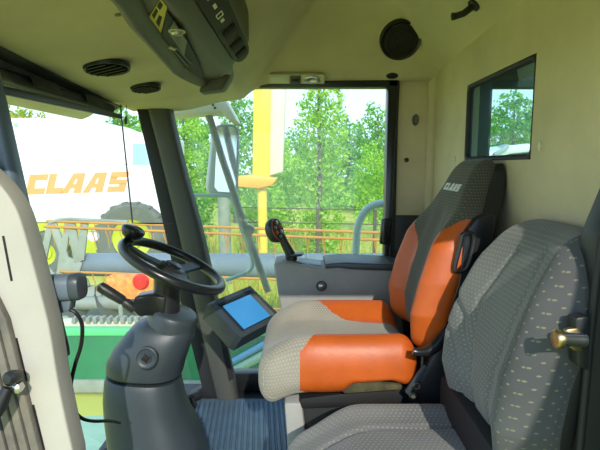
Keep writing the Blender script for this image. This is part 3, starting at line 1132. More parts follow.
js = empty('joystick', W(291, 262, 2.03), 'black joystick lever with round button head on the side console', 'joystick')
Yj = 2.03
lathe('base_ring', [(.034, -.014), (.034, -.004), (.024, .004), (.015, .010), (.013, .016)], W(291, 264, Yj), (0, 0, 1), M_gloss, js, 24)
stem = loft('stem', [[W(x0 + (x1 - x0) * (.5 + .5 * math.cos(a * pi / 8)), y0 + (y1 - y0) * (.5 + .5 * math.cos(a * pi / 8)), Yj + .02 * math.sin(a * pi / 8)) for a in range(16)]
                     for x0, y0, x1, y1 in ((286, 260, 297, 260), (285, 254, 297.5, 257), (283, 250, 293, 249), (280, 243, 288, 241), (277, 238, 285, 234))], M_black, js)
prism('flange', [W(288, 254.5, Yj - .03), W(304, 254, Yj - .03), W(301, 256.5, Yj - .03), W(289, 257.5, Yj - .03)], (0, .06, 0), M_gloss, js, bevel=.002)
hc = W(275, 230.5, Yj - .01)
hn = Vector((.80, -.50, .33)).normalized()
hu = Vector((.22, -.12, -.7)); hu = (hu - hn * hu.dot(hn)).normalized()
hd = lathe('head', [(0, -.034), (.026, -.032), (.038, -.022), (.042, -.004), (.042, .010), (.038, .016), (.030, .017), (0, .017)], hc, hn, M_black, js, 32, sx=1.25, sy=1.0, u=hu)
hv = hn.cross(hu)
k = 0
for a_, b_ in ((-.030, 0), (-.010, .018), (-.010, -.018), (.012, .016), (.012, -.016), (.032, 0)):
    q = hc + hu * a_ + hv * b_ + hn * .017
    lathe('button', [(.0085, 0), (.0085, .005), (.005, .007), (0, .007)], q, hn, (M_metal, M_orange, M_paint, M_metal, M_orange, M_paint)[k], hd, 12)
    k += 1
bm = bmesh.new()
add_tube(bm, [hc + hn * .016 + hu * (.047 * math.cos(a * pi / 16)) + hv * (.037 * math.sin(a * pi / 16)) for a in range(32)], .002, 6, closed=True)
finish(bm, 'accent_ring', M_orange, hd)

# ================================================================ OPERATOR SEAT
os_ = empty('driver_seat', (.12, 1.6, 0), 'beige and orange driver seat with charcoal headrest facing the steering wheel', 'seat')
# cushion, local x forward(-X)..back, y across, z up


def cush(p):
    x, y, z = p
    X = .115 + x
    Y = 1.60 + y
    w = 1 - .08 * sstep(.05, .26, -x) - .04 * sstep(.1, .25, x)
    Y = 1.60 + y * w
    top = z > 0
    Z = .525 + z
    ay = abs(y)
    tz = max(0, z / .062)
    # bolsters rise, the middle dips, the front rolls down
    Z += tz * (.040 * sstep(.09, .19, ay) * (1 - .8 * sstep(.08, .24, -x)) - .016 * (1 - sstep(.0, .17, ay)))
    Z -= .022 * sstep(.12, .26, -x)
    Z -= max(0, -z / .062) * .03 * sstep(.08, .24, -x)
    Z += .018 * max(0, -z / .062) * sstep(-.05, .20, x)
    if y < 0:
        Z += max(0, -z / .062) * .024 * sstep(.01, .05, x) * (1 - sstep(.15, .22, x))
    Z += tz * -.010 * math.exp(-((x + .20) / .03) ** 2) * math.exp(-(y / .10) ** 2)
    # dent on the nose
    return (X, Y, Z)


def cedges(p):
    x = p[0]
    near = .180 + .05 * (1 - sstep(-.115, -.05, x)) - .02 * sstep(0, .1, x) + .02 * sstep(.1, .22, x)
    return (-near, interp(x, [-.115, -.08, -.04, 0, .05, .115, .235], [.26, .225, .175, .135, .10, .082, .072]))


def ccls(c, f):
    if c[0] < -.115:
        return 'mid'
    a, b = cedges(c)
    return 'near' if c[1] < a else ('far' if c[1] > b else 'mid')


cu = rbox((.245, .245, .068), .058, (120, 120, 30), cush, {'mid': ('cushion', M_seat), 'near': ('side_bolster', M_orange), 'far': ('side_bolster', M_orange)}, ccls, os_, seam=cedges)
tag(cu['near'], 'orange cushion bolster'), tag(cu['far'], 'orange cushion bolster')

# back rest: profile of the front face (z -> X)
BZ = [.56, .62, .70, .80, .90, 1.0, 1.08, 1.17]
BX = [.405, .385, .378, .402, .436, .476, .510, .548]
BW = [.185, .205, .222, .222, .208, .178, .132, .105]


def backf(p):
    x, y, z = p  # z: -.30..+.30 height, x: -.05 (front)..+.05, y across
    t = (z + .305) / .61
    Z = lerp(.565, 1.168, t)
    X0 = interp(Z, BZ, BX)
    w = interp(Z, BZ, BW) / .22
    yy = y * w
    fr_ = max(0, -x / .055)
    bol = fr_ * .040 * sstep(.09, .19, abs(y)) * (1 - sstep(.90, 1.03, Z))
    X = X0 + .04 + x * .80 * (1 - .15 * sstep(1.0, 1.15, Z)) - bol + .010 * fr_ * (1 - sstep(0, .1, abs(y))) * (1 - sstep(.95, 1.05, Z))
    return (X, 1.60 + yy, Z)


def bedges(p):
    Z = lerp(.565, 1.168, (p[2] + .305) / .61)
    e = .080 + .15 * sstep(.80, 1.02, Z) ** 1.5
    return (-e, e) if Z < 1.0 else ()


def bcls(c, f):
    x, y, z = c
    Z = lerp(.565, 1.168, (z + .305) / .61)
    ed = .080 + .15 * sstep(.80, 1.02, Z) ** 1.5
    if abs(y) > ed and Z < 1.0 and x < .045:
        return 'near' if y < 0 else 'far'
    return 'mid'


bk = rbox((.055, .22, .305), .05, (22, 110, 130), backf, {'mid': ('backrest', M_seatback), 'near': ('back_bolster', M_orange), 'far': ('back_bolster', M_orange)}, bcls, os_, seam=bedges)
tag(bk['mid'], 'charcoal centre panel and headrest'), tag(bk['near'], 'orange back bolster'), tag(bk['far'], 'orange back bolster')
# logo on the headrest
def hr(a, b, d):
    """a across from far side, b up"""
    Z = 1.066 + b
    y = .080 - a
    q = Vector(backf((-.0555, y / (interp(Z, BZ, BW) / .22), (Z - .565) / (1.168 - .565) * .61 - .305)))
    q.x -= d + .001
    return q


lettering('logo', 'CLAAS', hr, M_logo, bk['mid'], (0, .032, .060, .094, .130), .0023, shear=.25, thick=.0025)
# back shell and frame
def shell(p):
    x, y, z = p
    t = (z + .30) / .6
    Z = lerp(.50, 1.155, t)
    w = interp(Z, BZ, BW) / .22
    X = interp(Z, BZ, BX) + .095 + x
    return (min(X, .632), 1.60 + y * (w * .5 + .5 * min(1, w * 1.1)), Z)


sh_ = rbox((.035, .205, .30), .03, (10, 30, 40), shell, {'a': ('back_shell', M_black)}, None, os_)
# side bracket with loop handle, near side
Yn = 1.385
br = prism('side_frame', [W(466, 232, Yn), W(476, 219, Yn), (W(488, 214, Yn)), W(496, 216, Yn), W(492, 262, Yn), W(468, 306, Yn), W(447, 345, Yn), W(438, 352, Yn), W(442, 330, Yn), W(458, 285, Yn)], (0, .03, 0), M_gloss, os_, bevel=.006, seg=3)
tube('loop_handle', [W(463, 234, Yn - .012), W(472, 234, Yn - .012), W(474, 243, Yn - .012), W(469, 262, Yn - .012), W(464, 270, Yn - .012), W(456, 271, Yn - .012), W(455, 266, Yn - .012), W(460, 246, Yn - .012), W(462, 236, Yn - .012), W(464, 234, Yn - .012)], .007, M_black, br, 8, sub=4)
rc_ = prism('recliner_plate', [W(408, 392, 1.36), W(426, 368, 1.36), W(440, 345, 1.36), W(447, 334, 1.36), W(470, 300, 1.36), W(478, 330, 1.36), W(450, 400, 1.36), W(436, 412, 1.36), W(412, 410, 1.36)], (0, .02, 0), M_black, os_, bevel=.005)
prism('cover_edge', [W(405, 392, 1.352), W(424, 365, 1.352), W(428, 367, 1.352), W(409, 396, 1.352)], (0, .012, 0), M_grey, rc_, bevel=.002)
for px, py in ((417, 386), (413, 396)):
    bm = bmesh.new()
    c = W(px, py, 1.352)
    add_tube(bm, [c + Vector((math.cos(a * pi / 10), 0, math.sin(a * pi / 10))) * .009 for a in range(20)], .0022, 6, closed=True)
    finish(bm, 'ring_bolt', M_brass, rc_)
lathe('bolt_head', [(.006, 0), (.006, .006), (0, .008)], W(413, 396, 1.358), (0, -1, 0), M_ivory, rc_, 12)
tube('recliner_lever', [W(446, 332, 1.355), W(436, 345, 1.345), W(428, 351, 1.335), W(418, 352, 1.325), W(413, 351, 1.325)], [.014, .018, .016, .012, .011], M_gloss, os_, 12, sub=4)
# torn lower edge of the cushion, pan, suspension
prism('seat_pan', [W(299, 399, 1.40), W(420, 384, 1.40), W(424, 405, 1.40), W(300, 410, 1.40)], (0, .40, 0), M_dark, os_, bevel=.01)
prism('exposed_foam', [W(340, 390, 1.372), W(352, 380, 1.372), W(372, 378, 1.372), W(386, 384, 1.372), W(402, 385, 1.372), W(402, 390, 1.372), W(345, 394, 1.372)], (0, .02, 0), mat('torn_foam', (0.10, 0.085, 0.03), 0.9, col2=(0.02, 0.02, 0.015), vscale=30), os_, bevel=.004)
su = prism('suspension', [W(300, 402, 1.42), W(430, 402, 1.42), (.34, 1.42, 0.0), (.01, 1.42, 0.0)], (0, .36, 0), M_rubber, os_, bevel=.01)
prism('front_cover', [W(284, 403, 1.40), W(302, 403, 1.40), (.055, 1.40, 0.0), (-.02, 1.40, 0.0)], (0, .38, 0), M_console, os_, bevel=.01)

# ================================================================ PASSENGER SEAT
ps = empty('passenger_seat', (.2, 1.1, 0), 'grey dotted cloth passenger seat nearest the door pillar', 'seat')


def seg_d(p, a, b):
    ab = (b[0] - a[0], b[1] - a[1])
    t = max(0, min(1, ((p[0] - a[0]) * ab[0] + (p[1] - a[1]) * ab[1]) / (ab[0] ** 2 + ab[1] ** 2)))
    return math.hypot(p[0] - a[0] - ab[0] * t, p[1] - a[1] - ab[1] * t)


def poly_d(p, pts):
    return min(seg_d(p, a, b) for a, b in zip(pts, pts[1:]))


GRV = [[(.06, .20), (.10, .06), (.065, -.08), (.05, -.17), (.055, -.27)], [(.20, .05), (.13, .0), (.085, -.08), (.085, -.17)], [(.20, -.03), (.155, -.06), (.12, -.12), (.115, -.20)],
       [(-.09, .22), (-.085, .0), (-.06, -.12), (-.075, -.27)]]
PZ = [.50, .56, .62, .72, .82, .92, 1.02]
PX = [.455, .432, .420, .430, .462, .505, .555]
PW = [.16, .195, .215, .222, .215, .195, .150]


def pback(p):
    x, y, z = p
    t = (z + .27) / .54
    Z = lerp(.50, 1.015, t)
    X0 = interp(Z, PZ, PX)
    w = interp(Z, PZ, PW) / .22
    fr_ = max(0, -x / .05)
    bol = fr_ * .035 * sstep(.05, .22, abs(y)) * (1 - .6 * sstep(.88, 1.0, Z))
    X = X0 + .055 + x - bol
    if fr_ > .3:
        for g in GRV:
            d = poly_d((y, z), g)
            X += .008 * math.exp(-(d / .0095) ** 2)
    # bottom and top corners round off in plan
    return (X, 1.085 + y * w * 1.0, Z - .05 * sstep(.05, .22, y) * (1 - t) * 0 + .0)


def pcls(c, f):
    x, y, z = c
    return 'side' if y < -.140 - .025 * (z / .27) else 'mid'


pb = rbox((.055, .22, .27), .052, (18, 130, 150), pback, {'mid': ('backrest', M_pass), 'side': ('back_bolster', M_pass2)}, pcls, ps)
tag(pb['side'], 'darker near side bolster')


def pcush(p):
    x, y, z = p
    ay = abs(y)
    w = 1 - (.06 if y < 0 else .42) * sstep(.02, .25, -x)
    tz = max(0, z / .06)
    Z = .415 + z + tz * (.018 * sstep(.12, .2, ay) - .006) - (.02 if y < 0 else .05) * sstep(.05, .25, -x)
    for g in ([(-.25, .02), (-.02, .09), (.2, .10)], [(-.25, -.1), (0, -.09), (.2, -.10)]):
        Z -= tz * .010 * math.exp(-(poly_d((x, y), g) / .008) ** 2)
    return (.205 + x, 1.085 + y * w, Z)


rbox((.245, .225, .062), .055, (60, 60, 16), pcush, {'a': ('cushion', M_pass)}, None, ps)
box('base', (.0, .93, 0.0), (.44, 1.25, .365), M_rubber, ps, .02)
box('shadow_fill', (.40, .92, 0.0), (.60, 1.32, .56), M_dark, ps, .02)  # near-black block added as the deep shadow between cushion and backrest
tag(box('trim_shadow', (.622, 0.95, 0.0), (.64, 2.32, .66), M_black, bevel=.004), kind='structure')  # black sheet added so the lower rear wall reads as shadow behind the seats


def pshell(p):
    x, y, z = p
    t = (z + .26) / .52
    Z = lerp(.38, .985, t)
    w = interp(Z, PZ, PW) / .22
    X = interp(Z, PZ, PX) + .10 + x
    return (min(X, .632), 1.085 + y * w, Z)


rbox((.03, .21, .26), .025, (8, 24, 30), pshell, {'a': ('back_shell', M_black)}, None, ps)

# ================================================================ DOOR STRIKER
c = W(570, 340, .83)
sk = empty('door_striker', c, 'yellow zinc striker bolt on a bracket at the near door pillar', 'striker')
pl = prism('plate', [W(566, 330, .83), W(578, 328, .83), W(583, 334, .83), W(583, 352, .83), W(574, 351, .83), W(567, 345, .83)], (0, .012, 0), M_brass, sk, bevel=.003)
tube('bolt', [W(584, 340, .822), W(566, 339, .818), W(562, 339, .816), W(560, 339, .816)], [.0125, .0125, .0125, .013], M_metal, sk, 18)
tube('bolt_flange', [W(560.5, 339, .816), W(556, 339, .815), W(554.5, 339, .815)], [.0165, .0165, .014], M_brass, sk, 18)
prism('base_block', [W(576, 318, .835), W(590, 316, .835), W(590, 372, .835), W(577, 366, .835)], (0, .03, 0), M_black, sk, bevel=.005)

# ================================================================ DEVICE ON NEAR FRONT PILLAR
lm = empty('work_light', W(60, 290, 1.0), 'blue grey cylindrical lamp unit clamped to the near front pillar', 'lamp')
Yl = .985
ax0, ax1 = W(42, 288.5, Yl), W(83.5, 286, Yl)
d = (ax1 - ax0).normalized()
up_ = Vector((0, 0, 1)); up_ = (up_ - d * up_.dot(d)).normalized()
sd = d.cross(up_)


def drum(c, r1, r2, n=28, p=.7):
    return [c + up_ * (r1 * math.copysign(abs(math.cos(2 * pi * k / n)) ** p, math.cos(2 * pi * k / n))) + sd * (r2 * math.copysign(abs(math.sin(2 * pi * k / n)) ** p, math.sin(2 * pi * k / n))) for k in range(n)]


L_ = (ax1 - ax0).length
loft('drum', [drum(ax0 + d * (L_ * t), r, r * .95) for t, r in ((0, .0285), (.72, .0275), (.76, .0265))], M_lampbody, lm)
loft('end_cap', [drum(ax0 + d * (L_ * t), r, r * .95) for t, r in ((.75, .0285), (.90, .0285), (.97, .026), (1.0, .019))], M_lampcap, lm)
prism('bracket', [W(54, 300, Yl - .01), W(71, 299, Yl - .01), W(69, 311, Yl - .01), W(60, 314, Yl - .01), W(53, 312, Yl - .01)], (0, .03, 0), M_lampbody, lm, bevel=.003)
cab = [W(68, 309, Yl), W(76, 313, Yl), W(82, 325, Yl + .01), W(81, 345, Yl + .02), W(75, 365, Yl + .02), W(71, 385, Yl + .03), W(72, 405, Yl + .05), W(80, 417, Yl + .08), W(92, 421, Yl + .12), W(110, 421, Yl + .22), W(120, 423, Yl + .40)]
tag(tube('power_cable', cab, .0042, M_black, None, 8, sub=8), 'black cable looping from the pillar lamp down towards the steering column', 'cable')
tag(prism('edge_strip', [W(44.5, 287, .945), W(48, 287, .945), W(63, 352, .945), W(64, 360, .945), W(60, 361, .945)], (0, .03, 0), M_gloss, None, .003), 'narrow black strip along the edge of the near front pillar', 'strip')

# grab knob on the dusty channel
kb = empty('door_gas_strut', W(10, 380, .86), 'dusty black strut end with ball joint on the near door channel', 'strut')
tube('rod', [W(-16, 425, .83), W(0, 405, .84), W(8, 388, .85)], [.016, .014, .010], M_rubber, kb, 12)
lathe('ball_joint', [(.011, -.02), (.014, -.005), (.014, .006), (.008, .013), (0, .014)], W(11.5, 378, .855), (-.1, -1, .2), M_black, kb, 20)
lathe('nut', [(.010, -.01), (.010, .006), (.005, .009), (0, .009)], W(17, 388, .86), (.0, -1, .1), M_metal, kb, 6)

# ================================================================ OUTSIDE
GZ = -2.0
gm_ = mat('meadow_ground', (0.62, 0.55, 0.10), 0.95, col2=(0.40, 0.46, 0.06), vscale=0.6)
tag(grid('ground', lambda u, v: (lerp(-70, 90, u), lerp(-30, 130, v), GZ + .05 * math.sin(u * 60) * math.sin(v * 50)), 60, 60, gm_), kind='structure')

# grass, thin blades in the meadow strip beyond the header
bm = bmesh.new()
for i in range(9000):
    y = 8.3 + 14 * rng.random() ** 1.6
    x = rng.uniform(-0.42, .36) * y
    h = rng.uniform(.15, .5)
    a = rng.uniform(0, 2 * pi)
    w_ = rng.uniform(.012, .03)
    dx, dy = math.cos(a) * w_, math.sin(a) * w_
    lx, ly = rng.uniform(-.12, .12), rng.uniform(-.12, .12)
    vs = [bm.verts.new(q) for q in ((x - dx, y - dy, GZ), (x + dx, y + dy, GZ), (x + lx, y + ly, GZ + h))]
    bm.faces.new(vs)
me = bpy.data.meshes.new('grass')
bm.to_mesh(me); bm.free()
tag(link('grass', me, M_grass), 'dry yellow green meadow grass beyond the reel', 'grass', kind='stuff')


def tree(base, blobs, m, label, cat='tree', group=None, leaf=.16, dens=1.0, trunk=True, name='tree'):
    """blobs: (x, y, z, rx, ry, rz) in world units"""
    t = empty(name, base, label, cat, group)
    vs, fs = [], []
    for bx, by, bz, rx, ry, rz in blobs:
        area = 4 * pi * ((rx * ry) ** 1.6 / 3 + (rx * rz) ** 1.6 / 3 + (ry * rz) ** 1.6 / 3) ** (1 / 1.6)
        n = int(area * dens / (leaf * leaf) * 3.0)
        n = min(n, 4500)
        d = rng.normal(size=(n, 3))
        d /= np.linalg.norm(d, axis=1)[:, None]
        rad = rng.uniform(.55, 1.08, n)
        for k in range(n):
            w_ = noise.noise(Vector(d[k] * 2.3) + Vector((bx, by, bz))) * .35
            r_ = rad[k] * (1 + w_)
            c = np.array((bx, by, bz)) + d[k] * np.array((rx, ry, rz)) * r_
            if c[2] < GZ:
                continue
            a, b = rng.normal(size=3), rng.normal(size=3)
            a = a / np.linalg.norm(a)
            b -= a * a.dot(b)
            b /= np.linalg.norm(b)
            s = leaf * rng.uniform(.5, 1.1)
            i0 = len(vs)
            vs += [c - a * s * .5, c + b * s * .32, c + a * s * .5, c - b * s * .32]
            fs.append((i0, i0 + 1, i0 + 2, i0 + 3))
    me = bpy.data.meshes.new('foliage')
    me.from_pydata([tuple(v) for v in vs], [], fs)
    link('foliage', me, m, t)
    if trunk:
        top = max(b[2] for b in blobs)
        r0 = .05 + .012 * (top - GZ)
        tube('trunk', [(base[0], base[1], GZ - .05), (base[0] + .05, base[1], (GZ + top) / 2), (base[0], base[1], top)], [r0, r0 * .7, r0 * .3], M_bark, t, 10)
    return t


def crown(px0, px1, py0, py1, Y, n, sd, squash=.8):
    """a heap of leaf masses filling an egg-shaped crown between two heights at distance Y"""
    g = np.random.default_rng(sd)
    A, B = W(px0, py0, Y), W(px1, py1, Y)
    cx, half, H = (A.x + B.x) / 2, (B.x - A.x) / 2, A.z - B.z
    out = []
    m = n * 2
    for k in range(m):
        t = (k + .5) / m          # 0 top .. 1 bottom
        wz = half * math.sin(pi * min(.98, .10 + .72 * t ** .8)) ** .8
        side = (-1, 1)[k % 2] * g.uniform(.25, .65)
        r_ = max(wz * g.uniform(.45, .65), half * .22)
        rz = max(H / m * 1.3, r_ * .55)
        out.append((cx + side * (wz - r_ * .5), Y + g.uniform(-.5, .5) * half * .8, A.z - H * t - rz * .25 * (1 if k < 2 else 0), r_, r_ * squash, rz))
    return out


def base_at(px, Y):
    return Vector((W(px, 225, Y).x, Y, GZ))


FT = 'trees beyond the meadow'
tree(base_at(318, 15), crown(286, 356, 80, 262, 15, 9, 1), LEAF[0], 'tall light green tree in the middle of the side window', leaf=.15)
tree(base_at(270, 20), crown(246, 304, 132, 244, 20, 6, 2), LEAF[0], 'pale bushy tree beside the yellow mast, on its right', leaf=.18)
tree(base_at(376, 30), crown(344, 410, 106, 226, 30, 6, 3), LEAF[1], 'darker green tree at the right end of side window', leaf=.26)
tree(base_at(348, 34), crown(318, 380, 116, 226, 34, 6, 4), LEAF[1], 'far green tree just behind the tall light green one, on its right', leaf=.30)
tree(base_at(372, 21), crown(348, 404, 146, 226, 21, 5, 5), LEAF[0], 'low bright bush under the darker tree at right of side window', 'bush', leaf=.16, trunk=False, name='bush')
tree(base_at(236, 26), crown(210, 268, 92, 232, 26, 7, 6), LEAF[1], 'tree seen past the outside mirror, left of yellow mast', leaf=.24)
tree(base_at(186, 18), crown(154, 218, 104, 236, 18, 8, 7), LEAF[0], 'bright green tree between the far pillar and outside mirror', leaf=.17)
tree(base_at(196, 14.6), crown(166, 222, 184, 246, 14.6, 4, 8), LEAF[1], 'low green bush under the outside mirror rail', 'bush', leaf=.14, trunk=False, name='bush')
tree(base_at(262, 15), crown(238, 292, 184, 246, 15, 4, 9), LEAF[0], 'low bush around the foot of the yellow mast', 'bush', leaf=.14, trunk=False, name='bush')
tree(base_at(20, 34), crown(-70, 66, 104, 200, 34, 6, 10), LEAF[2], 'yellowish tree showing over the white harvester, at its left end', leaf=.32)
tree(base_at(126, 34), crown(86, 160, 108, 200, 34, 6, 11), LEAF[1], 'green tree showing over the white harvester, at its right end', leaf=.32)
tree(base_at(508, 32), crown(470, 548, 96, 205, 32, 8, 12), LEAF[1], 'round green tree seen through the rear window', leaf=.28)
tree(base_at(548, 36), crown(512, 600, 108, 205, 36, 7, 13), LEAF[1], 'green tree at the near edge of the rear window', leaf=.32)
tree(base_at(300, 40), crown(262, 342, 132, 232, 40, 6, 14), LEAF[1], 'distant green tree between the yellow mast and tall light green tree', leaf=.36)
tree(base_at(206, 40), crown(168, 246, 122, 232, 40, 6, 15), LEAF[1], 'distant green tree behind the outside mirror', leaf=.36)
tree(base_at(402, 44), crown(366, 446, 124, 232, 44, 6, 16), LEAF[1], 'distant green tree hidden partly by the black side window frame', leaf=.38)

# white harvester parked on the far side
hv_ = empty('combine_harvester', W(85, 225, 14.0).to_2d().to_3d() + Vector((0, 0, GZ)), 'white combine harvester with orange lettering parked beyond the reel', 'combine harvester')
YH = 14.0
prism('side_panel', [W(-60, 117, YH), W(82, 118.5, YH), W(97, 121, YH), W(115, 128, YH), W(140, 134.5, YH), W(163, 136, YH), W(163, 221, YH), W(-60, 224, YH)], (0, 2.6, 0), M_white, hv_, bevel=.06)
bm = bmesh.new()
for a, b in (((-60, 162), (163, 164.5)), ((17, 122), (22, 161)), ((150, 170), (150, 214)), ((137, 174), (137, 214))):
    A, B = W(*a, YH - .005), W(*b, YH - .005)
    add_tube(bm, [A, B], .016, 6)
finish(bm, 'panel_seam', mat('pale_seam', (.62, .72, .70), .6), hv_)
prism('cab_window', [W(132.5, 143.5, YH - .02), W(160, 144, YH - .02), W(160, 165, YH - .02), W(132.5, 164.5, YH - .02)], (0, .05, 0), M_pane, hv_)
obox('marker_lamp', W(16, 124.5, YH - .02), Vector((.05, 0, 0)), Vector((0, .03, 0)), Vector((0, 0, .05)), M_pane, hv_, .01)


def hl(a, b, d):
    o = W(25.0, 194.6, YH)
    e = W(125.5, 191.5, YH)
    U = (e - o).normalized()
    return o + U * a + Vector((0, 0, 1)) * b + Vector((0, -1, 0)) * d


s_ = .0575
lettering('lettering', 'CLAAS', hl, M_letter, hv_, [x * YH / F * 1.0 for x in (0.5, 20.5, 36, 57.5, 82)], s_, shear=.30, thick=.012)
prism('lower_panel', [W(-60, 222, YH + .1), W(163, 219, YH + .1), W(163, 262, YH + .1), W(-60, 262, YH + .1)], (0, 2.3, 0), M_lime, hv_, bevel=.04)
for px, py, r_, nm in ((135, 268, 1.05, 'wheel'), (48, 262, .62, 'wheel')):
    c = W(px, py, YH - .25)
    c.z = max(c.z, GZ + r_)
    t_ = lathe(nm, [(r_ * .5, -.02), (r_ * .55, .20), (r_ * .9, .26), (r_ * .98, .2), (r_, .05), (r_ * .98, -.15), (r_ * .9, -.22)], c, (0, -1, 0), M_tyre, hv_, 40)
    lathe('rim', [(r_ * .56, .17), (r_ * .5, .12), (r_ * .3, .06), (r_ * .28, .12), (r_ * .1, .14), (0, .14)], c, (0, -1, 0), M_ycol if False else M_lime, t_, 32)
    for k in range(18):
        a = 2 * pi * k / 18
        dd = Vector((math.cos(a), 0, math.sin(a)))
        obox('lug', c + dd * (r_ * .97) + Vector((0, -.08, 0)), dd * .05, Vector((-dd.z, 0, dd.x)) * .05, Vector((0, .16, 0)), M_tyre, t_, .01)
    M_ = None

# the reel and cutting table of a parked header in front of it; it runs slightly towards us on the right
def HB(px, py):
    """point on the header line: nearer at its right end"""
    Y = interp(px, [30, 420], [8.3, 7.0])
    return W(px, py, Y)


rl = empty('header_reel', HB(150, 270), 'reel with orange tine bars and grey tube parked across the view', 'reel')
BARS = [((47, 221), (420, 234.0)), ((44, 226.5), (420, 241.5)), ((60, 271.5), (420, 284.5)), ((72, 305.5), (420, 312))]
tine_me = None
bi = 0
for a, b in BARS:
    A, B = HB(*a), HB(*b)
    bar = tube('tine_bar', [A, B], .022, M_reel, rl, 10)
    n_t = 24
    for k in range(n_t):
        p = lerp(A, B, (k + .5) / n_t)
        if tine_me is None:
            bm = bmesh.new()
            add_tube(bm, [(0, 0, 0.01), (0, 0, -.08), (.02, .03, -.16), (.03, .05, -.34)], [.012, .009, .008, .006], 6)
            o = finish(bm, 'tine', M_reel, bar)
            tine_me = o
            o.location = p
        else:
            o = tine_me.copy()
            COL.objects.link(o)
            o.parent = bar
            o.matrix_parent_inverse = Matrix.Translation(-root_of(bar))
            o.location = p
        if k % 3 == 1:
            pass
    bi += 1
A, B = HB(78, 267.5), HB(420, 270)
A.y += .25; B.y += .25
tube('centre_tube', [A + Vector((0, 0, 0)), B], .205, M_tube, rl, 28)
# end spider: worn sheet arms joining the bars at the left end
sp_ = [HB(48, 224), HB(70, 219), HB(78, 232), HB(90, 258), HB(82, 283), HB(62, 292), HB(46, 282), HB(40, 250)]
bm = bmesh.new()
for a, b, w_ in (((50, 224), (41, 268), 3.5), ((52, 222), (66, 262), 4), ((68, 219), (58, 282), 3.5), ((70, 221), (78, 262), 4.5), ((84, 222), (80, 260), 4), ((41, 266), (62, 290), 5), ((62, 290), (88, 282), 4), ((60, 262), (80, 270), 8)):
    A, B = HB(*a), HB(*b)
    dd = (B - A).normalized().cross(Vector((0, 1, 0))) * (w_ * 8 / F)
    add_prism(bm, [A - dd, A + dd, B + dd, B - dd], (0, .05, 0), .01)
add_tube(bm, [HB(49, 223), HB(58, 220), HB(70, 219), HB(88, 220), HB(128, 222)], .03, 8)
finish(bm, 'end_spider', M_sheet, rl)
lathe('end_disc', [(0, .03), (.09, .03), (.10, 0), (0, 0)], HB(91, 237) + Vector((0, .1, 0)), (0, -1, 0), M_white, rl, 24)

hd_ = empty('header_table', HB(150, 360).to_2d().to_3d() + Vector((0, 0, GZ)), 'green cutting table under the parked reel, with grey skid', 'header')
Yt = 6.3
prism('back_sheet', [W(20, 335, Yt), W(300, 335, Yt), W(330, 385, Yt), W(20, 382, Yt)], (0, .08, 0), M_green, hd_)
prism('top_edge', [W(20, 329.5, Yt - .03), W(300, 329.5, Yt - .03), W(300, 336, Yt - .03), W(20, 336, Yt - .03)], (0, .14, 0), M_lgreen, hd_, bevel=.01)
prism('skid', [W(20, 380, Yt - .04), W(330, 382, Yt - .04), W(330, 393, Yt - .04), W(20, 393, Yt - .04)], (0, .16, 0), M_sheet, hd_, bevel=.01)
prism('auger_trough', [W(20, 286, Yt + 1.9), W(150, 286, Yt + 1.9), W(150, 330, Yt + 1.5), W(20, 330, Yt + 1.5)], (0, .06, 0), M_sheet, hd_)
ax_a, ax_b = W(20, 303, Yt + 1.3), W(150, 303, Yt + 1.3)
au = tube('auger', [ax_a, ax_b], .11, M_sheet, hd_, 18)
bm = bmesh.new()
pr = None
LA = (ax_b - ax_a).length
for k in range(145):
    t = k / 144
    th = t * LA / .55 * 2 * pi
    c = lerp(ax_a, ax_b, t)
    d_ = Vector((0, math.cos(th), math.sin(th)))
    q = (bm.verts.new(c + d_ * .10), bm.verts.new(c + d_ * .27))
    if pr:
        bm.faces.new((pr[0], pr[1], q[1], q[0]))
    pr = q
fl = finish(bm, 'flighting', M_tyre, au)
prism('cutter_bar', [W(20, 322, Yt + .35), W(300, 322, Yt + .35), W(300, 332, Yt + .35), W(20, 332, Yt + .35)], (0, .2, 0), M_cream, hd_, bevel=.01)
k = 0
for px in range(72, 150, 7):
    prism('knife_guard', [W(px, 318, Yt + .3), W(px + 2.6, 318, Yt + .3), W(px + 3.4, 323, Yt + .3), W(px - .8, 323, Yt + .3)], (0, .12, 0), M_sheet, hd_)
tube('blue_pipe', [W(232, 362, Yt - .12), W(300, 325, Yt - .12)], .045, mat('blue_paint', (.10, .30, .45), .4), hd_, 12)
tube('green_pipe', [W(230, 373, Yt - .14), W(300, 335, Yt - .14)], .06, M_pgreen, hd_, 12)
bm = bmesh.new()
add_prism(bm, [W(60, 420, 5.4), W(130, 416, 5.6), W(150, 470, 4.6), W(60, 470, 4.6)], (0, 0, .03))
tag(finish(bm, 'divider_sheet', M_pgreen, smooth=False), 'pale green sheet lying on ground below the cutting table', 'sheet')

# rear lamp panel
rlp = empty('tail_lamp', W(130, 285, 7.3), 'orange reflector panel with red lamp behind the steering wheel', 'lamp')
Yr = 7.2
prism('reflector_panel', [W(106, 277, Yr), W(112, 274.5, Yr), W(154, 275, Yr), W(152, 299, Yr), W(120, 300, Yr), W(104, 294, Yr)], (0, .05, 0), M_amber, rlp, bevel=.02)
lathe('lens', [(.125, 0), (.125, .02), (.10, .05), (0, .06)], W(141, 281.5, Yr - .01), (0, -1, 0), M_red, rlp, 28)
tube('post', [W(120, 298, Yr + .04), (W(120, 298, Yr).x, Yr + .04, GZ)], .035, M_sheet, rlp, 10)

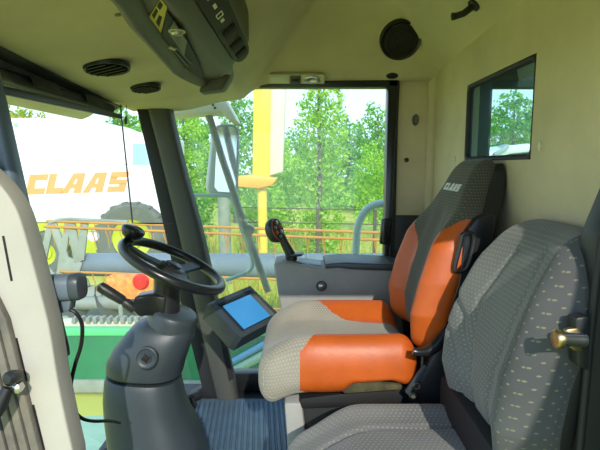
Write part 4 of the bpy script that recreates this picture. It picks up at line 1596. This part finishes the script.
# outside mirror on its bracket
mi = empty('outside_mirror', W(226, 160, 2.75), 'tall outside mirror on a grey tube bracket beyond the side window', 'mirror')
Ym = 2.75
prism('bracket_housing', [W(160, 96, 2.60), W(222, 94, 2.60), W(226, 100, 2.60), W(238, 122, 2.60), W(230, 122, 2.60), W(222, 113, 2.60), W(160, 117, 2.60)], (0, .16, 0), M_cream, mi, bevel=.012)
bm = bmesh.new()
for px, py in ((202, 100.5), (207.5, 100.5), (213, 105), (215, 108)):
    add_lathe(bm, [(.007, 0), (.007, .005), (0, .006)], W(px, py, 2.598), (0, -1, 0), 10)
finish(bm, 'screw_head', M_rubber, mi)
tube('pole', [W(208.5, 114, 2.68), W(222, 158, 2.68), W(240, 212, 2.66), W(268, 292, 2.62)], .0195, M_steelrod, mi, 12)
outl = [(214, 130), (217, 125.5), (223, 123.5), (234, 124.5), (239, 128), (240, 135), (238.5, 190), (236, 195), (230, 196.5), (214, 195), (209, 192), (208, 186)]
shell_ = prism('shell', [W(x, y, Ym - (x - 226) * .0018) for x, y in outl], (-.035, .10, 0), M_mirrorback, mi, bevel=.012, seg=3)
prism('mirror_glass', [W(x, y, Ym - .004 - (x - 226) * .0018) for x, y in [(217, 131), (219, 128), (224, 126.5), (233, 127), (236.5, 130), (237, 136), (235.5, 188), (232, 192.5), (218, 191.5), (214.5, 187)]], (0, .006, 0), M_mirror, mi)
tube('guard_tube', [W(186, 195, 2.72), W(205, 195.5, 2.72), W(224, 195.5, 2.72), W(230, 198, 2.72), W(234, 205, 2.71), W(242, 230, 2.70), W(251, 255, 2.69), W(252.5, 265, 2.69), W(248, 272, 2.69), W(238, 276, 2.69), W(226, 280, 2.69)], .0115, M_rail, mi, 10, sub=4)
lathe('clamp', [(.03, -.02), (.03, .02), (0, .02)], W(249, 230, 2.64), (0, -1, 0), M_steelrod, mi, 14)

# grab rail
gr_ = tube('grab_rail', [(W(355, 262, 2.85).x, 2.85, -.05), W(355.5, 262, 2.85), W(356.5, 240, 2.85), W(358, 226, 2.85), W(363, 214, 2.85), W(371, 206.5, 2.85), W(381, 203.5, 2.85), W(400, 203, 2.85), W(420, 203, 2.85)], .0225, M_rail, None, 14, sub=5)
tag(gr_, 'pale blue bent grab rail outside the side window', 'rail')
tag(box('side_platform', (-.2, 2.42, -.10), (2.6, 3.0, -.05), M_dkgreen), kind='structure')

# yellow column
yc = empty('yellow_mast', base_at(268, 11.5), 'tall yellow column with a highlight painted down its right side, rising between the trees', 'column')
Yy = 11.5
A, B = W(251, 60, Yy), W(268, 180, Yy)
prism('column', [W(254, 40, Yy), W(271, 40, Yy), W(270, 178, Yy), W(252, 178, Yy)], (0, .5, 0), M_ycol, yc, bevel=.05)
prism('painted_highlight', [W(270, 40, Yy + .05), W(287, 40, Yy + .05), W(283, 172, Yy + .05), W(269, 176, Yy + .05)], (0, .4, 0), M_cream, yc, bevel=.04)  # cream colour stands in for the highlight on the column's right side
prism('base_spout', [W(237, 176, Yy - .1), W(252, 174.5, Yy - .1), W(278, 178, Yy - .1), W(272, 186, Yy - .1), W(258, 189, Yy - .1), (W(237, 187, Yy - .1))], (0, .6, 0), M_obase, yc, bevel=.05)
tube('support', [W(262, 186, Yy + .2), (W(262, 186, Yy).x, Yy + .2, GZ)], .12, M_ycol, yc, 12)
tag(tube('weathered_post', [W(224, 196, 12.5), (W(224, 196, 12.5).x, 12.5, GZ)], .16, M_sheet, None, 12), 'thick grey post below the outside mirror', 'post')

# fence beyond the meadow
fn_ = empty('wire_fence', base_at(340, 16), 'thin dark wire fence beyond the meadow', 'fence')
for px, top in ((259, 208), (318, 209), (375, 210.5), (432, 211)):
    p = W(px, top, 13.5)
    box('fence_post', (p.x - .045, 13.5 - .04, GZ), (p.x + .045, 13.5 + .04, p.z), M_wood, fn_)
for py in (209.5, 224):
    tube('rail', [W(240, py - 2, 13.5), W(440, py + 1.5, 13.5)], .016, M_wood, fn_, 6)

# white cover seen through the rear window
wc_ = empty('tank_cover', W(512, 160, 6.0), 'white arched cover with a grey fitting, seen through rear window', 'cover')
prism('cover_shell', [W(484, 156, 6), W(489, 152.5, 6), W(500, 148, 6), (W(512, 145, 6)), W(528, 143.5, 6), W(560, 143, 6), W(560, 151, 6), W(540, 151, 6), W(510, 154, 6), W(500, 157.5, 6), W(486, 160, 6)], (0, .9, 0), M_white, wc_, bevel=.02)
prism('grey_fitting', [W(494, 153, 5.95), W(498, 150.5, 5.95), W(503, 148, 5.95), W(507, 144, 5.95), W(510, 144.5, 5.95), W(509, 149, 5.95), W(502, 154, 5.95), W(496, 156.5, 5.95)], (0, .2, 0), mat('fitting_grey', (.45, .47, .47), .5), wc_, bevel=.01)
prism('cover_wall', [W(486, 159, 6.2), W(510, 154, 6.2), W(560, 151, 6.2), Vector((W(560, 151, 6.2).x, 6.2, GZ)), Vector((W(486, 151, 6.2).x, 6.2, GZ))], (0, .7, 0), M_dkgreen, wc_)

# ================================================================ LIGHT
w = bpy.data.worlds.new('sky')
SC.world = w
w.use_nodes = True
nt = w.node_tree
bg = nt.nodes['Background']
tc = nt.nodes.new('ShaderNodeTexCoord')
sp_x = nt.nodes.new('ShaderNodeSeparateXYZ')
nt.links.new(tc.outputs['Generated'], sp_x.inputs[0])
rp = nt.nodes.new('ShaderNodeValToRGB')
rp.color_ramp.elements[0].position = 0.0
rp.color_ramp.elements[0].color = (.64, .81, .95, 1)
rp.color_ramp.elements[1].position = 0.6
rp.color_ramp.elements[1].color = (.38, .58, .95, 1)
e = rp.color_ramp.elements.new(0.18)
e.color = (.55, .74, .97, 1)
nt.links.new(sp_x.outputs['Z'], rp.inputs[0])
nt.links.new(rp.outputs[0], bg.inputs[0])
bg.inputs[1].default_value = 1.15

sun = bpy.data.lights.new('sun', 'SUN')
sun.energy = 2.1
sun.angle = math.radians(0.6)
sun.color = (1.0, .95, .85)
so = bpy.data.objects.new('sun', sun)
COL.objects.link(so)
to_sun = Vector((.15, -.85, .50)).normalized()
so.rotation_euler = to_sun.to_track_quat('Z', 'Y').to_euler()
so.location = (2, -8, 6)

# ================================================================ CAMERA AND VIEW
cam = bpy.data.cameras.new('camera')
cam.sensor_width = 36
cam.lens = 36 * F / 600
cam.clip_start = .02
cam.clip_end = 400
co = bpy.data.objects.new('camera', cam)
COL.objects.link(co)
co.location = EYE
co.rotation_euler = (pi / 2 - TH, 0, 0)
SC.camera = co
SC.view_settings.view_transform = 'Standard'
SC.view_settings.look = 'None'
SC.view_settings.exposure = 0.85
SC.view_settings.gamma = 1
SC.view_settings.use_curve_mapping = False
